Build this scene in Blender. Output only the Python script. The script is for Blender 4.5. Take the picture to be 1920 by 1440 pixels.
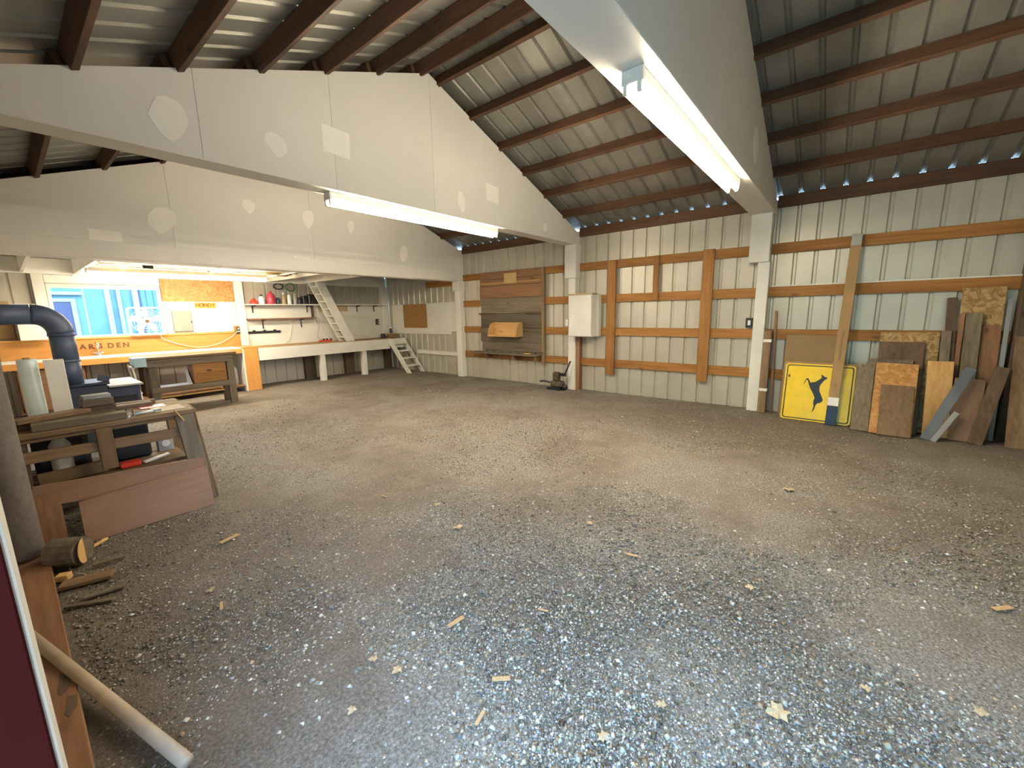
import bpy, bmesh, math, random
import numpy as np
from mathutils import Vector, Matrix

# ------------------------------------------------------------------ reset
for o in list(bpy.data.objects):
    bpy.data.objects.remove(o, do_unlink=True)
scene = bpy.context.scene
COL = scene.collection
random.seed(7)
R = math.radians

# ------------------------------------------------------------------ camera
cam_data = bpy.data.cameras.new('camera')
cam_data.sensor_width = 36.0
cam_data.lens = 765.83 * 36.0 / 1920.0
cam_data.clip_start = 0.02
cam_data.clip_end = 200
cam = bpy.data.objects.new('camera', cam_data)
COL.objects.link(cam)
_r = Vector((0.6270628884, -0.7787455777, -0.0186402565))
_d = Vector((-0.1462676992, -0.0942067238, -0.9847491322))
_f = Vector((0.7651129944, 0.6202261026, -0.1729788643))
m = Matrix.Identity(4)
for i in range(3):
    m[i][0] = _r[i]; m[i][1] = -_d[i]; m[i][2] = -_f[i]
m[0][3], m[1][3], m[2][3] = -6.90853, -0.95056, 1.49068
cam.matrix_world = m
scene.camera = cam

# ------------------------------------------------------------------ world and exposure
world = bpy.data.worlds.new('sky')
scene.world = world
world.use_nodes = True
bg = world.node_tree.nodes['Background']
bg.inputs['Color'].default_value = (0.40, 0.65, 1.0, 1)      # open overcast sky, bluish beside the tubes
bg.inputs['Strength'].default_value = 9.5
TUBE_STRENGTH = 54.0
TUBE_COLOR = (1.0, 0.86, 0.62, 1)
scene.view_settings.view_transform = 'Standard'
scene.view_settings.look = 'None'
scene.view_settings.gamma = 1.0
scene.view_settings.use_curve_mapping = False
scene.view_settings.exposure = 1.6
scene.cycles.use_denoising = True
scene.cycles.max_bounces = 10
scene.cycles.diffuse_bounces = 6
scene.cycles.sample_clamp_indirect = 6.0

# ------------------------------------------------------------------ materials
MAT = {}

def _base(name):
    m = bpy.data.materials.new(name)
    m.use_nodes = True
    nt = m.node_tree
    return m, nt, nt.nodes['Principled BSDF']

def _coords(nt, scale, rnd=True):
    tc = nt.nodes.new('ShaderNodeTexCoord')
    mp = nt.nodes.new('ShaderNodeMapping')
    mp.inputs['Scale'].default_value = scale
    if rnd:
        oi = nt.nodes.new('ShaderNodeObjectInfo')
        mul = nt.nodes.new('ShaderNodeMath'); mul.operation = 'MULTIPLY'
        mul.inputs[1].default_value = 37.0
        nt.links.new(oi.outputs['Random'], mul.inputs[0])
        add = nt.nodes.new('ShaderNodeVectorMath'); add.operation = 'ADD'
        nt.links.new(tc.outputs['Object'], add.inputs[0])
        nt.links.new(mul.outputs[0], add.inputs[1])
        nt.links.new(add.outputs[0], mp.inputs['Vector'])
    else:
        nt.links.new(tc.outputs['Object'], mp.inputs['Vector'])
    return mp.outputs['Vector']

def _ramp(nt, stops):
    r = nt.nodes.new('ShaderNodeValToRGB')
    el = r.color_ramp.elements
    while len(el) < len(stops):
        el.new(0.5)
    for e, (p, c) in zip(el, stops):
        e.position = p
        e.color = (c[0], c[1], c[2], 1)
    return r

def _noise(nt, vec, scale, detail=4, rough=0.55):
    n = nt.nodes.new('ShaderNodeTexNoise')
    n.inputs['Scale'].default_value = scale
    n.inputs['Detail'].default_value = detail
    n.inputs['Roughness'].default_value = rough
    nt.links.new(vec, n.inputs['Vector'])
    return n

def _bump(nt, bsdf, height, strength, dist=0.01):
    b = nt.nodes.new('ShaderNodeBump')
    b.inputs['Strength'].default_value = strength
    b.inputs['Distance'].default_value = dist
    nt.links.new(height, b.inputs['Height'])
    nt.links.new(b.outputs['Normal'], bsdf.inputs['Normal'])

def mottled(name, c1, c2, rough=0.6, metal=0.0, scale=3.0, bump=0.0, stretch=(1, 1, 1), spec=None, detail=5):
    m, nt, b = _base(name)
    v = _coords(nt, stretch)
    n = _noise(nt, v, scale, detail)
    r = _ramp(nt, [(0.32, c1), (0.68, c2)])
    nt.links.new(n.outputs['Fac'], r.inputs['Fac'])
    nt.links.new(r.outputs['Color'], b.inputs['Base Color'])
    b.inputs['Roughness'].default_value = rough
    b.inputs['Metallic'].default_value = metal
    if spec is not None:
        b.inputs['Specular IOR Level'].default_value = spec
    if bump:
        n2 = _noise(nt, v, scale * 9, 3)
        _bump(nt, b, n2.outputs['Fac'], bump, 0.004)
    MAT[name] = m
    return m

def wood(name, c1, c2, axis, rough=0.65, grain=34.0, knots=True):
    """board with grain running along one axis"""
    m, nt, b = _base(name)
    st = [1.0, 1.0, 1.0]
    st['xyz'.index(axis)] = 0.06
    v = _coords(nt, st)
    n = _noise(nt, v, grain, 6, 0.6)
    big = _noise(nt, v, 5.0, 2)
    mx = nt.nodes.new('ShaderNodeMath'); mx.operation = 'MULTIPLY_ADD'
    mx.inputs[1].default_value = 0.55
    nt.links.new(n.outputs['Fac'], mx.inputs[0])
    half = nt.nodes.new('ShaderNodeMath'); half.operation = 'MULTIPLY'
    half.inputs[1].default_value = 0.45
    nt.links.new(big.outputs['Fac'], half.inputs[0])
    nt.links.new(half.outputs[0], mx.inputs[2])
    r = _ramp(nt, [(0.34, c1), (0.64, c2)])
    nt.links.new(mx.outputs[0], r.inputs['Fac'])
    out = r.outputs['Color']
    # board-to-board variation
    oi = nt.nodes.new('ShaderNodeObjectInfo')
    mr = nt.nodes.new('ShaderNodeMapRange')
    mr.inputs['To Min'].default_value = 0.78
    mr.inputs['To Max'].default_value = 1.12
    nt.links.new(oi.outputs['Random'], mr.inputs['Value'])
    hsv = nt.nodes.new('ShaderNodeHueSaturation')
    nt.links.new(mr.outputs['Result'], hsv.inputs['Value'])
    nt.links.new(out, hsv.inputs['Color'])
    out = hsv.outputs['Color']
    if knots:
        st2 = [3.2, 3.2, 3.2]
        st2['xyz'.index(axis)] = 1.3
        v2 = _coords(nt, st2)
        vo = nt.nodes.new('ShaderNodeTexVoronoi')
        vo.inputs['Scale'].default_value = 1.6
        nt.links.new(v2, vo.inputs['Vector'])
        kr = _ramp(nt, [(0.05, (0.35, 0.3, 0.28)), (0.13, (1, 1, 1))])
        nt.links.new(vo.outputs['Distance'], kr.inputs['Fac'])
        mul = nt.nodes.new('ShaderNodeMix'); mul.data_type = 'RGBA'; mul.blend_type = 'MULTIPLY'
        mul.inputs['Factor'].default_value = 0.8
        nt.links.new(out, mul.inputs['A'])
        nt.links.new(kr.outputs['Color'], mul.inputs['B'])
        out = mul.outputs['Result']
    nt.links.new(out, b.inputs['Base Color'])
    b.inputs['Roughness'].default_value = rough
    b.inputs['Specular IOR Level'].default_value = 0.3
    _bump(nt, b, n.outputs['Fac'], 0.25, 0.003)
    MAT[name] = m
    return m

def osb(name, c1, c2, c3):
    m, nt, b = _base(name)
    v = _coords(nt, (1, 1, 1))
    vo = nt.nodes.new('ShaderNodeTexVoronoi')
    vo.inputs['Scale'].default_value = 30.0
    n = _noise(nt, v, 6.0, 3)
    mixv = nt.nodes.new('ShaderNodeVectorMath'); mixv.operation = 'MULTIPLY_ADD'
    mixv.inputs[1].default_value = (0.18, 0.18, 0.18)
    nt.links.new(n.outputs['Color'], mixv.inputs[0])
    nt.links.new(v, mixv.inputs[2])
    nt.links.new(mixv.outputs[0], vo.inputs['Vector'])
    r = _ramp(nt, [(0.1, c1), (0.5, c2), (0.9, c3)])
    sep = nt.nodes.new('ShaderNodeSeparateColor')
    nt.links.new(vo.outputs['Color'], sep.inputs['Color'])
    nt.links.new(sep.outputs[0], r.inputs['Fac'])
    nt.links.new(r.outputs['Color'], b.inputs['Base Color'])
    b.inputs['Roughness'].default_value = 0.55
    _bump(nt, b, sep.outputs[0], 0.3, 0.002)
    MAT[name] = m
    return m

def flat(name, c, rough=0.5, metal=0.0, spec=0.5):
    return mottled(name, tuple(x * 0.9 for x in c), tuple(min(1, x * 1.06) for x in c), rough, metal, 6.0, 0, spec=spec)

def emit(name, c, s):
    m, nt, b = _base(name)
    b.inputs['Base Color'].default_value = (1, 1, 1, 1)
    b.inputs['Emission Color'].default_value = c
    b.inputs['Emission Strength'].default_value = s
    MAT[name] = m
    return m

def glass(name, tint=(0.95, 0.98, 1.0)):
    m = bpy.data.materials.new(name); m.use_nodes = True
    nt = m.node_tree
    nt.nodes.clear()
    out = nt.nodes.new('ShaderNodeOutputMaterial')
    tr = nt.nodes.new('ShaderNodeBsdfTransparent'); tr.inputs['Color'].default_value = (*tint, 1)
    gl = nt.nodes.new('ShaderNodeBsdfGlossy'); gl.inputs['Roughness'].default_value = 0.02
    fr = nt.nodes.new('ShaderNodeFresnel'); fr.inputs['IOR'].default_value = 1.45
    mx = nt.nodes.new('ShaderNodeMixShader')
    nt.links.new(fr.outputs[0], mx.inputs[0])
    nt.links.new(tr.outputs[0], mx.inputs[1])
    nt.links.new(gl.outputs[0], mx.inputs[2])
    nt.links.new(mx.outputs[0], out.inputs['Surface'])
    MAT[name] = m
    return m

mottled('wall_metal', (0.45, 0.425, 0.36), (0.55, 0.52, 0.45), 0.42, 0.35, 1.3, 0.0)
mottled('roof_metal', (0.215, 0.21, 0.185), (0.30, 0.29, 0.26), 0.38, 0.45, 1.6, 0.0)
mottled('white_paint', (0.66, 0.65, 0.60), (0.78, 0.77, 0.72), 0.6, 0, 2.2, 0.12)
mottled('truss_paint', (0.64, 0.62, 0.58), (0.71, 0.69, 0.645), 0.62, 0, 0.8, 0.06)
mottled('patch_paint', (0.80, 0.78, 0.73), (0.84, 0.82, 0.77), 0.7, 0, 3.0, 0.05)
mottled('white_board', (0.68, 0.67, 0.62), (0.76, 0.75, 0.70), 0.5, 0, 1.2, 0.03)
for ax in 'xyz':
    wood('girt_' + ax, (0.20, 0.085, 0.02), (0.42, 0.20, 0.058), ax)
    wood('purlin_' + ax, (0.065, 0.032, 0.018), (0.135, 0.068, 0.037), ax)
    wood('grey_wood_' + ax, (0.085, 0.067, 0.046), (0.215, 0.175, 0.125), ax)
    wood('red_wood_' + ax, (0.17, 0.085, 0.042), (0.30, 0.16, 0.085), ax)
    wood('dark_wood_' + ax, (0.07, 0.045, 0.03), (0.15, 0.10, 0.065), ax)
    wood('pine_' + ax, (0.46, 0.26, 0.09), (0.66, 0.42, 0.18), ax)
    wood('table_wood_' + ax, (0.12, 0.075, 0.04), (0.25, 0.165, 0.095), ax)
    wood('orange_ply_' + ax, (0.52, 0.24, 0.062), (0.63, 0.32, 0.095), ax, knots=False, rough=0.4)
    wood('pink_ply_' + ax, (0.22, 0.127, 0.082), (0.29, 0.18, 0.122), ax, knots=False)
osb('osb', (0.34, 0.155, 0.04), (0.41, 0.20, 0.055), (0.50, 0.27, 0.085))
osb('osb_dull', (0.22, 0.125, 0.04), (0.32, 0.195, 0.07), (0.42, 0.28, 0.12))
mottled('cardboard', (0.30, 0.19, 0.085), (0.36, 0.23, 0.11), 0.8, 0, 2.0)
mottled('hardboard', (0.20, 0.125, 0.05), (0.235, 0.15, 0.065), 0.6, 0, 4.0)
mottled('cork', (0.28, 0.15, 0.045), (0.34, 0.19, 0.06), 0.85, 0, 30.0, 0.1)
flat('black_metal', (0.03, 0.032, 0.04), 0.4, 0.5)
mottled('stove_iron', (0.035, 0.045, 0.075), (0.06, 0.075, 0.12), 0.38, 0.4, 4.0, 0.05)
mottled('pipe_iron', (0.055, 0.08, 0.155), (0.09, 0.12, 0.21), 0.5, 0.1, 3.0)  # blue of the window and doorway light put into the base colour
mottled('stove_rust', (0.05, 0.038, 0.028), (0.12, 0.08, 0.055), 0.8, 0.1, 14, 0.3)
flat('chrome', (0.8, 0.8, 0.82), 0.12, 1.0)
flat('steel', (0.5, 0.5, 0.5), 0.35, 0.9)
flat('panel_grey', (0.22, 0.25, 0.22), 0.45, 0.1)
flat('fixture_white', (0.78, 0.76, 0.72), 0.4)
flat('plastic_white', (0.8, 0.8, 0.78), 0.4)
flat('plastic_black', (0.015, 0.015, 0.018), 0.4)
flat('cord_white', (0.7, 0.66, 0.55), 0.5)
flat('red_plastic', (0.65, 0.045, 0.02), 0.35)
flat('pink_plastic', (0.52, 0.05, 0.09), 0.35)
flat('navy', (0.02, 0.03, 0.075), 0.35)
flat('green_plastic', (0.02, 0.13, 0.06), 0.4)
flat('tan_plastic', (0.48, 0.36, 0.2), 0.45)
flat('grey_plastic', (0.35, 0.36, 0.35), 0.45)
flat('pale_blue', (0.55, 0.66, 0.74), 0.4)
flat('sheeting', (0.70, 0.84, 0.90), 0.35)
flat('paper', (0.74, 0.68, 0.55), 0.8)
flat('note_paper', (0.55, 0.38, 0.17), 0.85)
flat('sign_yellow', (0.86, 0.60, 0.008), 0.25)
flat('sign_black', (0.012, 0.012, 0.014), 0.35)
flat('howdy_yellow', (0.72, 0.32, 0.015), 0.4)
flat('howdy_orange', (0.30, 0.055, 0.004), 0.6)
flat('maroon', (0.026, 0.0035, 0.003), 0.8, spec=0.02)
flat('letter_brown', (0.11, 0.04, 0.014), 0.6)
flat('blue_cloth', (0.42, 0.60, 0.74), 0.9)
mottled('carpet_grey', (0.15, 0.13, 0.125), (0.20, 0.175, 0.165), 0.95, 0, 40, 0.5)
mottled('bark', (0.09, 0.07, 0.05), (0.17, 0.14, 0.105), 0.95, 0, 18, 0.8, (1, 1, 1))
mottled('blue_plank', (0.085, 0.10, 0.13), (0.14, 0.16, 0.19), 0.55, 0, 5, 0.1, (1, 1, 0.2))
mottled('blue_grey_plank', (0.20, 0.215, 0.235), (0.28, 0.295, 0.31), 0.55, 0, 5, 0.1, (1, 1, 0.2))
mottled('dry_leaf', (0.34, 0.235, 0.12), (0.52, 0.41, 0.26), 0.8, 0, 20)
mottled('wood_chip', (0.34, 0.20, 0.09), (0.50, 0.33, 0.17), 0.8, 0, 20)
mottled('shed_siding', (0.045, 0.10, 0.115), (0.065, 0.135, 0.15), 0.7, 0, 3)
flat('shed_trim', (0.17, 0.19, 0.19), 0.6)
flat('shed_dark', (0.022, 0.02, 0.05), 0.5)
mottled('outside_ground', (0.16, 0.15, 0.13), (0.24, 0.23, 0.20), 0.95, 0, 2)
mottled('blocker_green', (0.05, 0.13, 0.09), (0.12, 0.26, 0.18), 0.9, 0, 9)  # wall colour of the unseen sky blocker added outside the doorway
emit('tube_glow', TUBE_COLOR, TUBE_STRENGTH)
glass('window_glass')
glass('clear_plastic', (0.85, 0.92, 0.95))

# floor: trodden dirt and gravel
def floor_material():
    m, nt, b = _base('gravel_dirt')
    v = _coords(nt, (1, 1, 1), False)
    big = _noise(nt, v, 0.8, 5, 0.65)
    mid = _noise(nt, v, 4.0, 6, 0.7)
    fine = _noise(nt, v, 75.0, 5, 0.8)
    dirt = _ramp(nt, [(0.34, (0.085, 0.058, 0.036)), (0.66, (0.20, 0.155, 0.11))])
    grav = _ramp(nt, [(0.36, (0.10, 0.085, 0.07)), (0.50, (0.25, 0.22, 0.19)), (0.64, (0.46, 0.43, 0.385))])
    dm = nt.nodes.new('ShaderNodeMix'); dm.data_type = 'RGBA'; dm.inputs['Factor'].default_value = 0.45
    nt.links.new(mid.outputs['Fac'], dirt.inputs['Fac'])
    nt.links.new(fine.outputs['Fac'], grav.inputs['Fac'])
    nt.links.new(dirt.outputs['Color'], dm.inputs['A'])
    nt.links.new(grav.outputs['Color'], dm.inputs['B'])
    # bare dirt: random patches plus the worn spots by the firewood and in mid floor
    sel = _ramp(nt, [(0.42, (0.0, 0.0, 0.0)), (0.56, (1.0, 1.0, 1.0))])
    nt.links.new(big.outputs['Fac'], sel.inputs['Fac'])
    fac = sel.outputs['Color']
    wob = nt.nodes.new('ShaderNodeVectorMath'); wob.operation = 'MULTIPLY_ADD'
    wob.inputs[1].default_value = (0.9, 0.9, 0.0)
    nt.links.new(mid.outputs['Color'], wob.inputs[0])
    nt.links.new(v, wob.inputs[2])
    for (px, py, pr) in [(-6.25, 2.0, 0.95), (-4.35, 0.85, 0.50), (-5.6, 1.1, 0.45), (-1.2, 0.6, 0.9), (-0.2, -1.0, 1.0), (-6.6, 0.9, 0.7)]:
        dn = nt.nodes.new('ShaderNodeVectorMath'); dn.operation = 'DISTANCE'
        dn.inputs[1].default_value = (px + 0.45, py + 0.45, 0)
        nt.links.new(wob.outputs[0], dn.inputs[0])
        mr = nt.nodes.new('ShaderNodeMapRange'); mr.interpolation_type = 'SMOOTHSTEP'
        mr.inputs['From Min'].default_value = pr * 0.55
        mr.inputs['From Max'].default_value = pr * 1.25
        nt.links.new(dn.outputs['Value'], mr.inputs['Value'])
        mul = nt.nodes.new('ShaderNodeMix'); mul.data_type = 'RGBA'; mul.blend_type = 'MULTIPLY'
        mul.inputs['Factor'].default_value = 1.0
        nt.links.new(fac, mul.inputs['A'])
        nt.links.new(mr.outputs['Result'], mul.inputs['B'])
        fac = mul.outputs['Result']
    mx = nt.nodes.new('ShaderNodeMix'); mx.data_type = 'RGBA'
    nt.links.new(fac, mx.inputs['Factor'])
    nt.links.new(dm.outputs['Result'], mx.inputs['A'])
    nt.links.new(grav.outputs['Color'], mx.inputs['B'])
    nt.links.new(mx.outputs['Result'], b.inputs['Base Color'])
    b.inputs['Roughness'].default_value = 0.75
    b.inputs['Specular IOR Level'].default_value = 0.4
    _bump(nt, b, fine.outputs['Fac'], 1.0, 0.016)
    MAT['gravel_dirt'] = m
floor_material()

def pebble_material():
    m, nt, b = _base('pebble')
    at = nt.nodes.new('ShaderNodeAttribute'); at.attribute_name = 'tone'
    nt.links.new(at.outputs['Color'], b.inputs['Base Color'])
    b.inputs['Roughness'].default_value = 0.5
    MAT['pebble'] = m
pebble_material()

# ------------------------------------------------------------------ helpers
def world_loc(o):
    v = Vector((0, 0, 0))
    while o is not None:
        v += Vector(o.location)
        o = o.parent
    return v

def link(name, mesh, parent=None):
    o = bpy.data.objects.new(name, mesh)
    COL.objects.link(o)
    if parent is not None:
        o.parent = parent
    return o

def tag(o, label=None, cat=None, group=None, kind=None):
    if label: o['label'] = label
    if cat: o['category'] = cat
    if group: o['group'] = group
    if kind: o['kind'] = kind
    return o

def thing(name, label, cat, loc, group=None, kind=None):
    o = bpy.data.objects.new(name, None)
    o.empty_display_size = 0.1
    COL.objects.link(o)
    o.location = loc
    return tag(o, label, cat, group, kind)

def structure(name, loc=(0, 0, 0), label=None):
    o = bpy.data.objects.new(name, None)
    COL.objects.link(o)
    o.location = loc
    return tag(o, label, None, None, 'structure')

def from_bm(name, bm, mat, parent=None, smooth=False):
    """bm in world coordinates; origin at the bbox centre for top-level meshes, at the parent for parts"""
    bmesh.ops.recalc_face_normals(bm, faces=bm.faces[:])
    off = world_loc(parent) if parent is not None else None
    if off is None:
        xs = [v.co for v in bm.verts]
        off = Vector(((min(c.x for c in xs) + max(c.x for c in xs)) / 2,
                      (min(c.y for c in xs) + max(c.y for c in xs)) / 2,
                      min(c.z for c in xs)))
    bmesh.ops.translate(bm, verts=bm.verts[:], vec=-off)
    me = bpy.data.meshes.new(name)
    bm.to_mesh(me)
    bm.free()
    if smooth:
        me.polygons.foreach_set('use_smooth', [True] * len(me.polygons))
    me.materials.append(MAT[mat])
    o = link(name, me, parent)
    if parent is None:
        o.location = off
    return o

def bm_box(bm, x0, x1, y0, y1, z0, z1, bev=0.0, mtx=None):
    c = [(x, y, z) for x in (x0, x1) for y in (y0, y1) for z in (z0, z1)]
    if mtx is not None:
        c = [mtx @ Vector(p) for p in c]
    v = [bm.verts.new(p) for p in c]
    F = [(0, 1, 3, 2), (4, 6, 7, 5), (0, 4, 5, 1), (2, 3, 7, 6), (0, 2, 6, 4), (1, 5, 7, 3)]
    fs = [bm.faces.new([v[i] for i in f]) for f in F]
    if bev > 0:
        es = list({e for f in fs for e in f.edges})
        bmesh.ops.bevel(bm, geom=es, offset=bev, segments=1, affect='EDGES', profile=0.5)

def box(name, dims, mat, parent=None, bev=0.003):
    bm = bmesh.new()
    bm_box(bm, *dims, bev=bev)
    return from_bm(name, bm, mat, parent)

def frame_mtx(p0, p1, wdir):
    """matrix with z along p0->p1, x along wdir (orthogonalised)"""
    p0, p1 = Vector(p0), Vector(p1)
    z = (p1 - p0).normalized()
    x = Vector(wdir)
    x = (x - x.dot(z) * z).normalized()
    y = z.cross(x)
    M = Matrix.Identity(4)
    for i in range(3):
        M[i][0], M[i][1], M[i][2], M[i][3] = x[i], y[i], z[i], p0[i]
    return M, (p1 - p0).length

def bm_beam(bm, p0, p1, w, t, wdir, bev=0.0):
    M, L = frame_mtx(p0, p1, wdir)
    bm_box(bm, -w / 2, w / 2, -t / 2, t / 2, 0, L, bev, M)

def beam(name, p0, p1, w, t, wdir, mat, parent=None, bev=0.003):
    bm = bmesh.new()
    bm_beam(bm, p0, p1, w, t, wdir, bev)
    return from_bm(name, bm, mat, parent)

def bm_tube(bm, pts, rad, seg=10, caps=True):
    pts = [Vector(p) for p in pts]
    n = len(pts)
    rads = rad if isinstance(rad, (list, tuple)) else [rad] * n
    prev = None
    rings = []
    for i in range(n):
        if i == 0: d = pts[1] - pts[0]
        elif i == n - 1: d = pts[-1] - pts[-2]
        else: d = (pts[i + 1] - pts[i]).normalized() + (pts[i] - pts[i - 1]).normalized()
        d.normalize()
        if prev is None:
            a = Vector((0, 0, 1)) if abs(d.z) < 0.9 else Vector((1, 0, 0))
            u = d.cross(a).normalized()
        else:
            u = (prev - prev.dot(d) * d).normalized()
        prev = u
        w = d.cross(u)
        rings.append([bm.verts.new(pts[i] + rads[i] * (math.cos(2 * math.pi * k / seg) * u + math.sin(2 * math.pi * k / seg) * w)) for k in range(seg)])
    for a, b in zip(rings, rings[1:]):
        for k in range(seg):
            bm.faces.new((a[k], a[(k + 1) % seg], b[(k + 1) % seg], b[k]))
    if caps:
        bm.faces.new(list(reversed(rings[0])))
        bm.faces.new(rings[-1])

def tube(name, pts, rad, mat, parent=None, seg=10, smooth=True):
    bm = bmesh.new()
    bm_tube(bm, pts, rad, seg)
    return from_bm(name, bm, mat, parent, smooth)

def curve_pts(ctrl, n=8):
    """Catmull-Rom through control points"""
    P = [Vector(p) for p in ctrl]
    P = [2 * P[0] - P[1]] + P + [2 * P[-1] - P[-2]]
    out = []
    for i in range(1, len(P) - 2):
        for k in range(n):
            t = k / n
            a, b, c, d = P[i - 1], P[i], P[i + 1], P[i + 2]
            out.append(0.5 * ((2 * b) + (c - a) * t + (2 * a - 5 * b + 4 * c - d) * t * t + (3 * b - a - 3 * c + d) * t ** 3))
    out.append(P[-2])
    return out

def bm_lathe(bm, prof, centre, seg=16):
    cx, cy, cz = centre
    rings = []
    for r, z in prof:
        rings.append([bm.verts.new((cx + max(r, 1e-4) * math.cos(2 * math.pi * k / seg), cy + max(r, 1e-4) * math.sin(2 * math.pi * k / seg), cz + z)) for k in range(seg)])
    for a, b in zip(rings, rings[1:]):
        for k in range(seg):
            bm.faces.new((a[k], a[(k + 1) % seg], b[(k + 1) % seg], b[k]))
    bm.faces.new(list(reversed(rings[0])))
    bm.faces.new(rings[-1])

def lathe(name, prof, centre, mat, parent=None, seg=16, smooth=True):
    bm = bmesh.new()
    bm_lathe(bm, prof, centre, seg)
    return from_bm(name, bm, mat, parent, smooth)

def bm_prism(bm, poly, to3, depth_vec):
    """poly: list of 2-D points, to3 maps them to 3-D, extruded along depth_vec"""
    dv = Vector(depth_vec)
    a = [bm.verts.new(to3(p)) for p in poly]
    b = [bm.verts.new(Vector(to3(p)) + dv) for p in poly]
    bm.faces.new(list(reversed(a)))
    bm.faces.new(b)
    n = len(poly)
    for i in range(n):
        bm.faces.new((a[i], a[(i + 1) % n], b[(i + 1) % n], b[i]))

def prism(name, poly, to3, dv, mat, parent=None):
    bm = bmesh.new()
    bm_prism(bm, poly, to3, dv)
    return from_bm(name, bm, mat, parent)

def text_mesh(name, body, size, mat, parent, loc, rot, extrude=0.003, spacing=1.0):
    cu = bpy.data.curves.new(name, 'FONT')
    cu.body = body
    cu.size = size
    cu.extrude = extrude
    cu.align_x = 'CENTER'
    cu.align_y = 'CENTER'
    cu.space_character = spacing
    cu.offset = size * 0.035
    tmp = bpy.data.objects.new(name + '_tmp', cu)
    COL.objects.link(tmp)
    bpy.context.view_layer.update()
    dg = bpy.context.evaluated_depsgraph_get()
    me = bpy.data.meshes.new_from_object(tmp.evaluated_get(dg))
    bpy.data.objects.remove(tmp, do_unlink=True)
    me.name = name
    me.materials.clear()
    me.materials.append(MAT[mat])
    o = link(name, me, parent)
    o.location = Vector(loc) - (world_loc(parent) if parent else Vector((0, 0, 0)))
    o.rotation_euler = rot
    return o

def copy_tree(o, parent=None):
    c = o.copy()
    COL.objects.link(c)
    c.parent = parent
    for ch in list(o.children):
        copy_tree(ch, c)
    return c

# ------------------------------------------------------------------ dimensions of the barn
XL, XR_ = -7.10, 0.0          # inner faces of side sheathing
YF, YB = -2.52, 9.15          # front and back sheathing
XA = -3.46                    # ridge
T0, T1 = 2.87, 4.165          # truss top at eave (x=0) and ridge
SL = (T1 - T0) / 3.46
PUR = 0.105                   # purlin depth
def z_t(x):
    return T1 - SL * abs(x - XA)
def z_r(x):
    return z_t(x) + PUR
PITCH, RH = 0.2286, 0.024     # rib pitch and height of the steel sheets
PROF = [(0.0, 0.0), (0.088, 0.0), (0.102, RH), (0.127, RH), (0.141, 0.0)]   # one pitch

# ------------------------------------------------------------------ floor
def build_floor():
    nx, ny = 70, 110
    x0, x1, y0, y1 = XL - 0.15, 0.12, YF - 0.12, YB + 0.12
    rng = np.random.default_rng(3)
    verts, faces = [], []
    ph = rng.uniform(0, 6.28, (8,))
    for j in range(ny + 1):
        for i in range(nx + 1):
            x = x0 + (x1 - x0) * i / nx
            y = y0 + (y1 - y0) * j / ny
            z = 0.006 * math.sin(1.7 * x + ph[0]) * math.sin(1.3 * y + ph[1]) + 0.004 * math.sin(4.1 * x + ph[2] + 0.7 * y) * math.sin(3.7 * y + ph[3])
            z += rng.normal(0, 0.0012) - 0.004
            verts.append((x, y, z))
    for j in range(ny):
        for i in range(nx):
            a = j * (nx + 1) + i
            faces.append((a, a + 1, a + nx + 2, a + nx + 1))
    me = bpy.data.meshes.new('floor')
    me.from_pydata(verts, [], faces)
    me.polygons.foreach_set('use_smooth', [True] * len(me.polygons))
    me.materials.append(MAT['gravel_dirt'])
    o = link('floor', me)
    tag(o, 'packed dirt and gravel floor of the barn', None, None, 'structure')
build_floor()

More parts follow.
